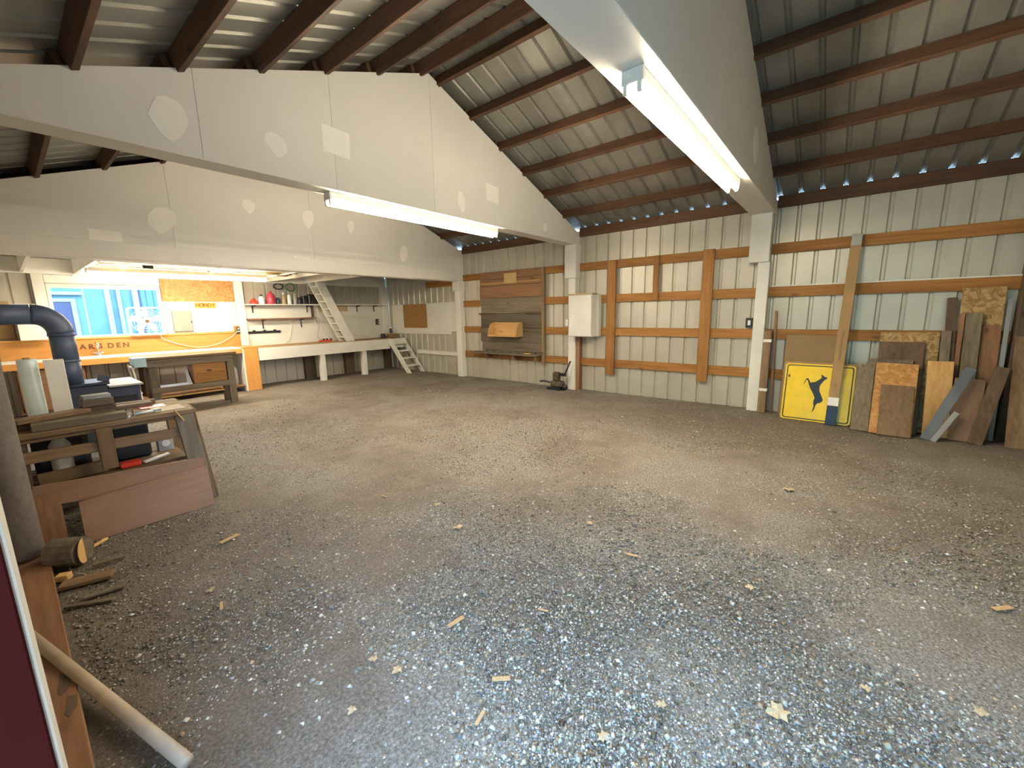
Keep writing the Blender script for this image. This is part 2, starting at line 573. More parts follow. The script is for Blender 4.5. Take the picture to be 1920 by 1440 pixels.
def build_pebbles():
    rng = np.random.default_rng(11)
    # thickest towards the open doorway, where single stones can be told apart
    N = 420000
    rad = 0.9 * (8.5 / 0.9) ** rng.uniform(0, 1, N)
    ang = rng.uniform(-0.42, 1.62, N)
    x = -6.9 + rad * np.cos(ang)
    y = -0.95 + rad * np.sin(ang)
    keep = (x > -6.92) & (x < -0.06) & (y > -2.4) & (y < 8.4)
    keep &= ~((x < -6.9) & (y > 0.4))
    bare = np.zeros(N)
    for (px, py, pr) in [(-6.25, 2.0, 0.95), (-4.35, 0.85, 0.50), (-5.6, 1.1, 0.45), (-6.6, 0.9, 0.7)]:
        bare = np.maximum(bare, np.exp(-((x - px) ** 2 + (y - py) ** 2) / (pr * pr)))
    keep &= rng.uniform(0, 1, N) < (0.5 - 0.28 * bare)
    x, y = x[keep], y[keep]
    n = len(x)
    s = np.clip(rng.lognormal(-5.45, 0.42, n), 0.002, 0.015)
    base = np.array([[1, 0, 0], [-1, 0, 0], [0, 1, 0], [0, -1, 0], [0, 0, 1], [0, 0, -1]], float)
    V = base[None] * (s[:, None, None] * rng.uniform(0.65, 1.3, (n, 6, 1)))
    V[:, :, 2] *= 0.62
    a = rng.uniform(0, 6.28, n)
    ca, sa = np.cos(a)[:, None], np.sin(a)[:, None]
    vx = V[:, :, 0] * ca - V[:, :, 1] * sa
    vy = V[:, :, 0] * sa + V[:, :, 1] * ca
    tl = rng.normal(0, 0.35, (n, 1))
    vz = V[:, :, 2] + tl * vx
    P = np.stack([vx + x[:, None], vy + y[:, None], vz + (s * 0.18)[:, None] - 0.004], -1).reshape(-1, 3)
    F = np.array([[0, 2, 4], [2, 1, 4], [1, 3, 4], [3, 0, 4], [2, 0, 5], [1, 2, 5], [3, 1, 5], [0, 3, 5]])
    T = (F[None] + (np.arange(n) * 6)[:, None, None]).reshape(-1)
    me = bpy.data.meshes.new('gravel')
    nf = n * 8
    me.vertices.add(n * 6); me.loops.add(nf * 3); me.polygons.add(nf)
    me.vertices.foreach_set('co', P.reshape(-1))
    me.loops.foreach_set('vertex_index', T)
    me.polygons.foreach_set('loop_start', np.arange(nf) * 3)
    me.update(calc_edges=True)
    g = np.clip(rng.lognormal(-1.5, 0.55, n), 0.05, 0.6)
    warm = rng.uniform(0.72, 1.04, n)
    br = rng.uniform(0, 1, n) < 0.22
    colr = np.stack([g, g * np.where(br, 0.72, 0.95), g * np.where(br, 0.45, warm * 0.95), np.ones(n)], -1)
    colr[br, :3] *= 0.75
    at = me.color_attributes.new('tone', 'FLOAT_COLOR', 'POINT')
    at.data.foreach_set('color', np.repeat(colr, 6, axis=0).astype(np.float32).reshape(-1))
    me.materials.append(MAT['pebble'])
    o = link('gravel', me)
    tag(o, 'loose grey gravel strewn over the dirt floor', 'gravel', None, 'stuff')
build_pebbles()

# ------------------------------------------------------------------ sheet-metal walls and roof
_sheet_cache = {}
def sheet(name, parent, a0, a1, to3, lo, hi, mat):
    """steel sheet along a (a0..a1); to3(a, bulge, h) -> world; lo/hi functions of a"""
    prof = []
    k0 = math.floor(a0 / PITCH + 1e-6)
    k = k0
    while k * PITCH < a1 - 1e-6:
        for (pa, pb) in PROF:
            q = k * PITCH + pa
            if a0 - 1e-6 <= q <= a1 + 1e-6:
                prof.append((q, pb))
        k += 1
    if prof[0][0] > a0 + 1e-4: prof.insert(0, (a0, 0.0))
    if prof[-1][0] < a1 - 1e-4: prof.append((a1, 0.0))
    off = world_loc(parent)
    verts, faces = [], []
    for (a, b) in prof:
        verts.append(Vector(to3(a, b, lo(a))) - off)
        verts.append(Vector(to3(a, b, hi(a))) - off)
    for i in range(len(prof) - 1):
        faces.append((2 * i, 2 * i + 2, 2 * i + 3, 2 * i + 1))
    me = bpy.data.meshes.new(name)
    me.from_pydata([tuple(v) for v in verts], [], faces)
    me.materials.append(MAT[mat])
    return link(name, me, parent)

SHEET_W = 4 * PITCH
def sheet_run(parent, a0, a1, to3, lo, hi, mat, name='steel_panel', gaps=()):
    a = math.floor(a0 / SHEET_W) * SHEET_W
    while a < a1 - 1e-6:
        s0, s1 = max(a, a0), min(a + SHEET_W, a1)
        if s1 - s0 > 0.01:
            sheet(name, parent, s0, s1, to3, lo, hi, mat)
        a += SHEET_W

wall_right = structure('wall_right', (0, 3.3, 0), 'ribbed steel wall with wooden girts and white posts')
sheet_run(wall_right, YF, YB, lambda a, b, h: (0.001 + b, a, h), lambda a: -0.02, lambda a: z_r(0) - 0.045, 'wall_metal')
wall_left = structure('wall_left', (-7.1, 3.3, 0), 'ribbed steel side wall with the open doorway')
DY0, DY1, DZ = -2.30, 0.0, 2.45
to_l = lambda a, b, h: (XL - b, a, h)
EL = z_r(XL) - 0.02
sheet_run(wall_left, DY1, YB, to_l, lambda a: -0.02, lambda a: EL, 'wall_metal')
sheet_run(wall_left, YF, DY0, to_l, lambda a: -0.02, lambda a: EL, 'wall_metal')
sheet_run(wall_left, DY0, DY1, to_l, lambda a: DZ, lambda a: EL, 'wall_metal')
wall_front = structure('wall_front', (-3.5, YF, 0), 'ribbed steel front gable wall')
sheet_run(wall_front, XL, 0.0, lambda a, b, h: (a, YF - b, h), lambda a: -0.02, lambda a: z_r(a) - 0.002, 'wall_metal')
wall_back = structure('wall_back', (-3.5, YB, 0), 'ribbed steel back wall with window opening')
WX0, WX1, WZ0, WZ1 = -6.36, -4.93, 1.20, 2.05
to_b = lambda a, b, h: (a, YB + b, h)
sheet_run(wall_back, XL, WX0, to_b, lambda a: -0.02, lambda a: z_r(a) - 0.002, 'wall_metal')
sheet_run(wall_back, WX1, 0.0, to_b, lambda a: -0.02, lambda a: z_r(a) - 0.002, 'wall_metal')
sheet_run(wall_back, WX0, WX1, to_b, lambda a: -0.02, lambda a: WZ0, 'wall_metal')
sheet_run(wall_back, WX0, WX1, to_b, lambda a: WZ1, lambda a: z_r(a) - 0.002, 'wall_metal')

ceiling = structure('ceiling', (XA, 3.3, T1), 'underside of the ribbed steel gable roof on wooden purlins')
nrm = Vector((-SL, 0, 1)).normalized()
def roof_r(a, b, h):      # h = x here; right slope falls towards +x
    n = Vector((SL, 0, 1)).normalized()
    return Vector((h, a, z_r(h))) + n * b
def roof_l(a, b, h):
    n = Vector((-SL, 0, 1)).normalized()
    return Vector((h, a, z_r(h))) + n * b
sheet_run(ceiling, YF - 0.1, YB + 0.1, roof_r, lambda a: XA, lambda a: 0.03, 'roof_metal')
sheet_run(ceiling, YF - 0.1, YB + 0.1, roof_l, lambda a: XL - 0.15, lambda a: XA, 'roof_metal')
bm = bmesh.new()
for sgn in (-1, 1):
    p = [(XA, z_r(XA) + 0.035), (XA + sgn * 0.22, z_r(XA + sgn * 0.22) + 0.03)]
    vs = [bm.verts.new((p[0][0], YF - 0.12, p[0][1])), bm.verts.new((p[1][0], YF - 0.12, p[1][1])),
          bm.verts.new((p[1][0], YB + 0.12, p[1][1])), bm.verts.new((p[0][0], YB + 0.12, p[0][1]))]
    bm.faces.new(vs)
from_bm('ridge_cap', bm, 'roof_metal', ceiling)

# purlins: one board per bay, standing on the trusses
PX = [-0.60, -1.17, -1.72, -2.25, -2.81, -3.33, -3.61, -4.17, -4.73, -5.30, -5.86, -6.42, -6.97]
BAYS = [(YF + 0.01, 0.10), (-0.02, 3.13), (3.02, 6.18), (6.10, YB - 0.01)]
for k, (ya, yb) in enumerate(BAYS):
    for px in PX:
        sgn = 1 if px > XA else -1
        n = Vector((sgn * SL, 0, 1)).normalized()
        dx = 0.022 * (1 if k % 2 else -1)
        c = Vector((px + dx, 0, z_t(px + dx) + PUR / 2 - 0.018))
        h = (PUR + 0.030) * math.cos(math.atan(SL))
        beam('purlin', (c.x, ya, c.z), (c.x, yb, c.z), h, 0.045, n, 'purlin_y', ceiling, bev=0.003)
# eave struts on the side walls
for ya, yb in [(YF + 0.01, -0.09), (0.20, 2.97), (3.20, 6.03), (6.25, YB - 0.01)]:
    box('eave_strut', (-0.04, -0.0005, ya, yb, 2.82, z_r(0) - 0.001), 'purlin_y', ceiling)
    box('eave_strut', (XL + 0.001, XL + 0.04, ya, yb, 2.72, z_r(XL) - 0.012), 'purlin_y', ceiling)

# ------------------------------------------------------------------ right wall framing
G = [2.355, 1.77, 1.185, 0.612]
def girt(y0, y1, ztop, mat='girt_y', h=0.138):
    return box('girt', (-0.042, -0.002, y0, y1, ztop - h, ztop), mat, wall_right)
for zt in G:
    girt(YF + 0.02, -0.07, zt)
    girt(0.075, 2.98, zt)
    girt(3.13, 6.03, zt)
girt(6.2, 7.35, 2.27, 'girt_y')
box('girt', (-0.046, -0.004, 6.2, 7.85, 0.465, 0.56), 'white_paint', wall_right)
box('flashing', (-0.046, -0.002, YF + 0.05, -0.10, G[1] + 0.001, G[1] + 0.018), 'white_paint', wall_right)
# white posts carrying the trusses: shaft and wider wrap on top
for yc, zw, zt_, w0, w1 in [(0.0, 2.11, 2.758, (-0.075, 0.07), (-0.065, 0.185)), (3.05, 2.09, 2.69, (-0.07, 0.08), (-0.10, 0.14)), (6.1, 2.0, 2.222, (-0.07, 0.10), (-0.09, 0.13))]:
    box('post', (-0.15, -0.002, yc + w0[0], yc + w0[1], -0.03, zw + 0.02), 'white_paint', wall_right, 0.005)
    box('post_wrap', (-0.19, -0.002, yc + w1[0], yc + w1[1], zw, zt_), 'white_paint', wall_right, 0.005)
box('post_side', (-0.11, -0.003, 2.905, 2.978, -0.02, 1.1), 'red_wood_z', wall_right)
box('post', (-0.16, -0.002, YF + 0.004, YF + 0.15, -0.03, 2.95), 'dark_wood_z', wall_right, 0.005)
for yc in (3.05, 6.1):
    box('post', (XL + 0.002, XL + 0.105, yc - 0.07, yc + 0.07, -0.03, 2.69 if yc < 4 else 2.222), 'white_paint', wall_left, 0.005)
for zt in (G[0], G[3]):
    for ya, yb in [(0.2, 2.70), (3.125, 6.025), (6.175, 8.4)]:
        box('girt', (XL + 0.002, XL + 0.042, ya, yb, zt - 0.138, zt), 'girt_y', wall_left)
# upright battens nailed over the girts
for y0, y1, z0, z1 in [(2.222, 2.38, 0.338, 2.34), (1.478, 1.567, 1.648, 2.352), (0.655, 0.815, 0.352, 2.365)]:
    box('batten', (-0.082, -0.043, y0, y1, z0, z1), 'girt_z', wall_right)
# white hardboard on the back bay, one corner chipped away
prism('hardboard_sheet', [(6.21, 1.06), (6.50, 1.06), (6.50, 0.985), (8.86, 0.97), (8.86, 1.745), (6.21, 1.765)],
      lambda p: (-0.012, p[0], p[1]), (-0.012, 0, 0), 'white_board', wall_right)

# ------------------------------------------------------------------ trusses boxed in with painted board
def truss(name, label, y0, y1, zb, seams, patches):
    t = structure(name, (XA, y0, zb), label)
    xl, xr = XL + 0.002, -0.004
    def top(x): return z_t(x) - 0.004
    def poly(a, b, inset=0.0):
        pts = [(a, zb + inset), (b, zb + inset), (b, top(b) - inset)]
        if a < XA < b: pts.append((XA, top(XA) - inset))
        pts.append((a, top(a) - inset))
        return pts
    prism('core', poly(xl + 0.004, xr - 0.004, 0.003), lambda p: (p[0], y0 + 0.008, p[1]), (0, y1 - y0 - 0.016, 0), 'truss_paint', t)
    xs = [xl] + seams + [xr]
    for a, b in zip(xs, xs[1:]):
        prism('face_panel', poly(a + 0.0015, b - 0.0015), lambda p: (p[0], y0, p[1]), (0, 0.007, 0), 'truss_paint', t)
        prism('face_panel', poly(a + 0.0015, b - 0.0015), lambda p: (p[0], y1, p[1]), (0, -0.007, 0), 'truss_paint', t)
    box('bottom_board', (xl, xr, y0 + 0.001, y1 - 0.001, zb - 0.012, zb + 0.002), 'truss_paint', t)
    for pts in patches:
        prism('plaster_patch', pts, lambda p: (p[0], y0 - 0.0025, p[1]), (0, 0.0026, 0), 'patch_paint', t)
    return t

def blob(cx, cz, rx, rz, seed, n=16, drop=0.0):
    r = random.Random(seed)
    pts = []
    for k in range(n):
        a = 2 * math.pi * k / n
        q = 1 + 0.16 * math.sin(2 * a + seed) + r.uniform(-0.07, 0.07)
        x, z = rx * q * math.cos(a), rz * q * math.sin(a)
        if z < 0: x *= 1 + drop * z / rz
        pts.append((cx + x, cz + z))
    return pts
def quad(x0, x1, z0, z1, sk=0.0):
    return [(x0, z0 + sk), (x1, z0), (x1 + 0.01, z1 - sk), (x0, z1)]

truss('truss_beam', 'white boxed truss closest to the open doorway, carrying a tube light under it', -0.09, 0.20, 2.76,
      [-5.6, -3.46, -1.3], [blob(-1.9, 3.1, 0.12, 0.16, 3)])
truss('truss_beam', 'white boxed truss in the middle with plaster patches and a tube light below', 2.97, 3.20, 2.69,
      [-5.75, -4.68, -3.46, -1.2],
      [blob(-5.93, 2.90, 0.13, 0.13, 5, drop=0.45), quad(-4.79, -4.52, 2.99, 3.235, 0.01), quad(-2.55, -2.30, 2.97, 3.21, 0.02),
       blob(-3.02, 2.88, 0.06, 0.13, 9), blob(-5.2, 2.93, 0.10, 0.09, 4, drop=0.5), blob(-1.15, 2.83, 0.05, 0.07, 2)])
truss('truss_beam', 'white boxed truss farthest back in front of the loft, with plaster patches', 6.03, 6.25, 2.222,
      [-5.3, -3.46, -1.1],
      [blob(-5.40, 2.75, 0.15, 0.155, 6, drop=0.2), blob(-4.36, 3.09, 0.075, 0.12, 8, drop=0.7), blob(-3.50, 3.05, 0.085, 0.16, 1, drop=0.4),
       blob(-2.75, 3.03, 0.06, 0.13, 7, drop=0.8), blob(-1.65, 2.68, 0.10, 0.15, 12), quad(-6.1, -5.82, 2.36, 2.55, 0.01), quad(-3.8, -3.55, 2.24, 2.45, 0.0)])
box('trim_1', (XL + 0.01, -0.01, 6.018, 6.032, 2.224, 2.42), 'truss_paint')
tag(bpy.data.objects['trim_1'], 'white board along the foot of the back truss', None, None, 'structure')

# ------------------------------------------------------------------ tube lights
def tube_light(label, x0, x1, yc, ztop, skew=0.0, drop=0.0):
    t = thing('tube_light', label, 'light', ((x0 + x1) / 2, yc, ztop), 'twin tube fluorescent lights')
    def P(x, dy, z):
        return (x, yc + dy + skew * (x - x0), z)
    body = bmesh.new()
    M, L = frame_mtx(P(x0, 0, ztop - 0.03), P(x1, 0, ztop - 0.03), (0, 1, 0))
    bm_box(body, -0.055, 0.055, -0.03, 0.03, 0, L, 0.004, M)
    from_bm('housing', body, 'fixture_white', t)
    for xe in (x0 + 0.005, x1 - 0.005):
        e = bmesh.new()
        c = P(xe, 0, 0)
        bm_box(e, xe - 0.012, xe + 0.012, c[1] - 0.062, c[1] + 0.062, ztop - 0.075, ztop - 0.001, 0.004)
        from_bm('end_cap', e, 'fixture_white', t)
        for dy in (-0.038, 0.038):
            s = bmesh.new()
            c2 = P(xe, dy, 0)
            bm_box(s, xe - 0.011, xe + 0.011, c2[1] - 0.013, c2[1] + 0.013, ztop - 0.122, ztop - 0.073, 0.004)
            from_bm('lamp_holder', s, 'fixture_white', t)
    for dy in (-0.038, 0.038):
        tube('tube', [P(x0 + 0.02, dy, ztop - 0.098), P(x1 - 0.02, dy, ztop - 0.098)], 0.019, 'tube_glow', t, 12)
    return t
tube_light('lit tube light under the truss closest to the doorway', -4.62, -2.14, 0.045, 2.747)
tube_light('lit tube light under the middle boxed truss', -4.72, -2.24, 3.10, 2.677)
tube_light('lit tube light over the counter, below the stored boards', -6.0, -3.66, 7.80, 2.26, -0.10)

# ------------------------------------------------------------------ loft over the back bay
loft = structure('loft_floor', (-3.5, 7.7, 2.25), 'white painted loft floor on joists above the work bench')
for jx in (-6.97, -6.58, -6.0, -3.04, -2.25):
    box('joist', (jx - 0.02, jx + 0.02, 6.252, YB - 0.05, 2.25, 2.49), 'white_paint', loft)
box('joist', (-6.99, -6.02, YB - 0.045, YB - 0.003, 2.235, 2.48), 'white_paint', loft)
box('joist', (-3.02, -0.02, YB - 0.045, YB - 0.003, 2.235, 2.48), 'white_paint', loft)
for k in range(10):
    a = -7.05 + k * 0.485
    box('deck_board', (a, a + 0.482, 6.252, YB - 0.003, 2.491, 2.511), 'white_paint', loft, 0.002)
# hanging battens that hold the stored stock
for jx in (-5.62, -4.5, -3.42):
    box('batten', (jx - 0.02, jx + 0.02, 6.35, 8.5, 2.262, 2.285), 'white_paint', loft)
    for yy in (6.45, 8.05):
        box('hanger', (jx - 0.018, jx + 0.018, yy, yy + 0.02, 2.286, 2.489), 'white_paint', loft)
rr = random.Random(5)
yy = 6.62
kinds = ['pine_x', 'fixture_white', 'pine_x', 'table_wood_x', 'white_paint', 'pine_x', 'steel', 'pine_x', 'grey_wood_x', 'pine_x', 'white_paint', 'pine_x', 'steel']
names = ['long pine strip', 'white moulding strip', 'narrow pine batten', 'brown lath', 'painted white lath', 'pine slat', 'metal conduit', 'pale pine strip', 'grey weathered strip', 'knotty pine strip', 'white trim strip', 'light pine batten', 'thin metal rod']
ordn = ['first', 'second', 'third', 'fourth', 'fifth', 'sixth', 'seventh', 'eighth', 'ninth', 'tenth', 'eleventh', 'twelfth', 'thirteenth']
for k, kd in enumerate(kinds):
    w = rr.uniform(0.05, 0.085)
    x0 = -5.95 + rr.uniform(0, 0.22); x1 = -3.10 - rr.uniform(0, 0.25)
    sk = rr.uniform(-0.02, 0.02)
    if kd == 'steel':
        o = tube('stored_pipe', [(x0, yy + 0.02, 2.300), (x1, yy + 0.02 + sk, 2.300)], 0.0135, 'steel', None, 10)
        tag(o, names[k] + ' stored under the loft, %s from the back truss' % ordn[k], 'pipe', 'stock stored under the loft')
    else:
        o = beam('stored_board', (x0, yy + w / 2, 2.298), (x1, yy + w / 2 + sk, 2.298), w, 0.022, (0, 1, 0), kd)
        tag(o, names[k] + ' stored under the loft, %s from the back truss' % ordn[k], 'board', 'stock stored under the loft')
    yy += w + rr.uniform(0.025, 0.05)
o = box('black_box', (-5.49, -5.37, 7.03, 7.09, 2.215, 2.262), 'plastic_black'); o.location.z += 0.0
tag(o, 'small black box clipped under the stored boards', 'box')

# ------------------------------------------------------------------ back wall posts and boards
for x0, x1, m_ in [(-6.50, -6.37, 'white_paint'), (-3.735, -3.58, 'white_paint'), (-0.22, -0.03, 'white_paint')]:
    box('post', (x0, x1, 9.03, YB - 0.002, 0.88, 2.23), m_, wall_back, 0.004)
for x0, x1 in [(-2.45, -2.20), (-1.42, -1.17), (-0.22, -0.02)]:
    box('post', (x0, x1, 9.04, YB - 0.002, -0.02, 0.80), 'dark_wood_z', wall_back, 0.004)
box('girt', (-3.55, -0.02, 9.10, YB - 0.002, 0.52, 0.66), 'dark_wood_x', wall_back)
box('header_board', (WX0 - 0.005, WX1 - 0.005, 9.06, YB - 0.002, WZ1 + 0.045, WZ1 + 0.17), 'white_paint', wall_back)
box('osb_sheet', (-4.925, -3.74, 9.085, YB - 0.003, 1.815, 2.232), 'osb', wall_back)
box('white_panel', (-4.925, -3.74, 9.09, YB - 0.003, 1.205, 1.813), 'white_board', wall_back)
box('sheet_panel', (-3.575, -0.225, 9.10, YB - 0.003, 0.86, 1.745), 'white_board', wall_back)
box('cleat', (-1.98, -1.22, 9.075, 9.099, 1.60, 1.73), 'tan_plastic', wall_back)
for k, (x0, x1) in enumerate([(-6.98, -6.78)]):
    box('osb_sheet', (x0, x1, 9.09, YB - 0.003, 1.22, 1.80), 'cardboard', wall_back)

# window
win = structure('window_1', ((WX0 + WX1) / 2, YB, WZ0), 'aluminium sliding window over the counter')
fr = 0.045
for d in [(WX0, WX1, 9.10, 9.17, WZ0, WZ0 + 0.035), (WX0, WX1, 9.10, 9.17, WZ1 - 0.03, WZ1 + 0.04), (WX0, WX0 + fr, 9.10, 9.17, WZ0 + 0.035, WZ1 - 0.03), (WX1 - 0.05, WX1, 9.10, 9.17, WZ0 + 0.035, WZ1 - 0.03)]:
    box('frame', d, 'white_paint', win)
for xm, w in [(-5.95, 0.012), (-5.68, 0.014), (-5.27, 0.03)]:
    box('mullion', (xm - w / 2, xm + w / 2, 9.12, 9.155, WZ0 + 0.035, WZ1 - 0.03), 'fixture_white', win)
xs = [WX0 + fr, -5.95, -5.68, -5.27, WX1 - 0.05]
for a, b in zip(xs, xs[1:]):
    box('pane', (a + 0.008, b - 0.008, 9.136, 9.140, WZ0 + 0.036, WZ1 - 0.031), 'window_glass', win, 0)
box('sill', (-7.0, -3.74, 9.0, 9.10, 1.175, 1.20), 'orange_ply_x', win)

# ------------------------------------------------------------------ counter with plywood splash board
cnt = thing('counter', 'long orange plywood counter with white top under the window', 'counter', (-5.4, 8.75, 0))
box('top', (-6.98, -3.93, 8.46, 9.02, 0.872, 0.892), 'plastic_white', cnt)
box('front_edge', (-6.98, -3.93, 8.43, 8.459, 0.78, 0.872), 'orange_ply_x', cnt)
box('top_end', (-3.928, -3.64, 8.43, 9.02, 0.872, 0.90), 'orange_ply_y', cnt)
box('end_panel', (-3.90, -3.645, 8.435, 8.455, 0.0, 0.871), 'orange_ply_z', cnt)
box('end_side', (-3.925, -3.90, 8.44, 9.0, 0.0, 0.871), 'white_paint', cnt)
bs = box('splash_board', (-6.98, -3.74, 9.02, 9.04, 0.893, 1.174), 'orange_ply_x', cnt)
for ch, lx in zip("AR'SDEN", (-6.085, -5.985, -5.925, -5.875, -5.745, -5.645, -5.545)):
    text_mesh('letter', ch, 0.115, 'letter_brown', bs, (lx, 9.018, 1.045 + (0.02 if ch == "'" else 0)), (R(90), 0, 0), 0.002)
box('shelf', (-6.9, -3.93, 8.5, 9.0, 0.10, 0.13), 'red_wood_x', cnt)
for k, x in enumerate((-6.9, -6.15, -5.45)):
    box('partition', (x, x + 0.03, 8.5, 9.0, 0.131, 0.77), 'dark_wood_z', cnt)
dr = box('door', (-6.86, -6.16, 8.47, 8.49, 0.14, 0.76), 'red_wood_x', cnt)
box('knob', (-6.24, -6.21, 8.45, 8.47, 0.5, 0.53), 'steel', dr)

fa = thing('faucet', 'chrome gooseneck faucet standing at the splash board', 'faucet', (-5.92, 8.94, 0.892))
lathe('base', [(0.055, 0), (0.05, 0.012), (0.022, 0.03), (0.018, 0.07)], (-5.92, 8.94, 0.892), 'chrome', fa)
tube('spout', curve_pts([(-5.92, 8.94, 0.95), (-5.92, 8.93, 1.06), (-5.92, 8.88, 1.10), (-5.92, 8.80, 1.09), (-5.92, 8.78, 1.05)], 5), 0.013, 'chrome', fa)
for s in (-1, 1):
    tube('handle', [(-5.92 + s * 0.012, 8.94, 0.935), (-5.92 + s * 0.07, 8.94, 0.95)], 0.011, 'chrome', fa)
lathe('finial', [(0.008, 0), (0.024, 0.012), (0.026, 0.03), (0.012, 0.05)], (-5.92, 8.94, 1.055), 'chrome', fa)

# white open box by the end of the window
wc = thing('wall_cabinet', 'white open cabinet on the sill behind the stove pipe', 'cabinet', (-6.62, 8.95, 1.2))
box('top', (-6.77, -6.52, 8.86, 9.06, 1.72, 1.755), 'plastic_white', wc)
box('side', (-6.765, -6.745, 8.88, 9.06, 1.2, 1.719), 'dark_wood_z', wc)
box('back', (-6.744, -6.52, 9.03, 9.055, 1.2, 1.719), 'plastic_white', wc)
box('shelf', (-6.744, -6.41, 8.88, 9.029, 1.45, 1.475), 'plastic_white', wc)
box('front_panel', (-6.744, -6.42, 8.87, 8.89, 1.2, 1.449), 'plastic_white', wc)

ep = thing('breaker_panel', 'grey electrical breaker panel on the white board beside the fan', 'electrical panel', (-4.67, 9.08, 1.24))
box('case', (-4.825, -4.515, 9.055, 9.089, 1.235, 1.64), 'panel_grey', ep, 0.004)
dr = box('door', (-4.815, -4.525, 9.045, 9.0545, 1.245, 1.63), 'panel_grey', ep, 0.003)
box('latch', (-4.545, -4.53, 9.036, 9.0449, 1.40, 1.44), 'black_metal', dr)
hw = box('howdy_sign', (-4.44, -4.085, 9.07, 9.084, 1.69, 1.795), 'howdy_yellow')
tag(hw, 'small yellow HOWDY sign above the grey breaker panel', 'sign')
for k, ch in enumerate('HOWDY'):
    text_mesh('letter', ch, 0.095, 'howdy_orange', hw, (-4.395 + 0.066 * k, 9.069, 1.742), (R(90), 0, 0), 0.001)

def outlet(name, label, c, axis, mat='girt_z'):
    t = thing(name, label, 'outlet', c)
    x, y, z = c
    if axis == 'y':
        box('backing', (x - 0.05, x + 0.05, y - 0.02, y, z - 0.08, z + 0.08), mat, t)
        p = box('cover', (x - 0.01, x + 0.05, y - 0.032, y - 0.021, z - 0.075, z + 0.05), 'plastic_black', t)
        for dz in (-0.035, 0.02):
            box('socket', (x + 0.005, x + 0.035, y - 0.036, y - 0.0325, z + dz - 0.013, z + dz + 0.013), 'plastic_white', p, 0.001)
    else:
        p = box('cover', (x - 0.012, x, y - 0.045, y + 0.045, z - 0.07, z + 0.07), 'plastic_black', t)
        box('switch', (x - 0.018, x - 0.0125, y - 0.018, y + 0.018, z - 0.035, z + 0.035), 'plastic_white', p, 0.001)
    return t
outlet('wall_outlet', 'black outlet on a wood block at the end of the splash board', (-3.79, 9.02, 1.235), 'y')
outlet('wall_outlet', 'brown outlet box on the back wall near the corner post', (-0.37, 9.10, 1.30), 'y', 'dark_wood_z')
outlet('wall_switch', 'black and white switch on the wall beside the white post', (-0.043, 0.135, 1.275), 'x')

# box fan standing in the window
fan = thing('box_fan', 'white square box fan standing on the sill before the window', 'fan', (-5.215, 8.95, 1.2))
cx, cz, fy = -5.22, 1.455, 8.98
bm = bmesh.new()
def rrect(h, r, n=5):
    pts = []
    for sx, sz, a0 in [(1, 1, 0), (-1, 1, 90), (-1, -1, 180), (1, -1, 270)]:
        for k in range(n + 1):
            a = R(a0 + 90 * k / n)
            pts.append((sx * (h - r) + r * math.cos(a), sz * (h - r) + r * math.sin(a)))
    return pts
ro, ri = rrect(0.25, 0.05), rrect(0.228, 0.035)
n = len(ro)
vo = [[bm.verts.new((cx + p[0], yy_, cz + p[1])) for p in ring] for ring in (ro, ri) for yy_ in (fy - 0.06, fy + 0.06)]
for i in range(n):
    j = (i + 1) % n
    bm.faces.new((vo[0][i], vo[0][j], vo[1][j], vo[1][i]))
    bm.faces.new((vo[2][i], vo[3][i], vo[3][j], vo[2][j]))
    bm.faces.new((vo[0][i], vo[2][i], vo[2][j], vo[0][j]))
    bm.faces.new((vo[1][i], vo[1][j], vo[3][j], vo[3][i]))
from_bm('frame', bm, 'plastic_white', fan)
g = bmesh.new()
for rad in (0.09, 0.135, 0.18, 0.222):
    pts = [(cx + rad * math.cos(2 * math.pi * k / 28), fy - 0.058, cz + rad * math.sin(2 * math.pi * k / 28)) for k in range(29)]
    bm_tube(g, pts, 0.0022, 5, False)
for k in range(12):
    a = 2 * math.pi * k / 12
    bm_tube(g, [(cx + 0.05 * math.cos(a), fy - 0.058, cz + 0.05 * math.sin(a)), (cx + 0.228 * math.cos(a), fy - 0.058, cz + 0.228 * math.sin(a))], 0.0022, 5)
from_bm('grille', g, 'plastic_white', fan)
for k in range(5):
    a = 2 * math.pi * k / 5 + 0.35
    b = bmesh.new()
    ca, sa = math.cos(a), math.sin(a)
    poly = [(0.045, -0.022), (0.12, -0.05), (0.19, -0.055), (0.212, -0.02), (0.205, 0.03), (0.16, 0.045), (0.1, 0.03), (0.045, 0.022)]
    for off in (0.0, 0.003):
        pass
    vs0 = [b.verts.new((cx + p[0] * ca - p[1] * sa, fy + 0.45 * p[1], cz + p[0] * sa + p[1] * ca)) for p in poly]
    vs1 = [b.verts.new((v.co.x, v.co.y + 0.004, v.co.z)) for v in vs0]
    b.faces.new(vs0); b.faces.new(list(reversed(vs1)))
    for i in range(len(poly)):
        j = (i + 1) % len(poly)
        b.faces.new((vs0[i], vs1[i], vs1[j], vs0[j]))
    from_bm('blade', b, 'plastic_white', fan)
h = bmesh.new()
bm_tube(h, [(cx, fy - 0.064, cz), (cx, fy + 0.03, cz)], [0.062, 0.058], 18)
hub = from_bm('hub', h, 'plastic_white', fan, True)
h = bmesh.new()
bm_tube(h, [(cx, fy - 0.068, cz), (cx, fy - 0.0645, cz)], [0.03, 0.03], 16)
from_bm('badge', h, 'letter_brown', hub, False)
for dx in (-0.17, 0.17):
    box('foot', (cx + dx - 0.03, cx + dx + 0.03, fy - 0.075, fy + 0.075, 1.2, 1.2045), 'plastic_white', fan, 0.001)

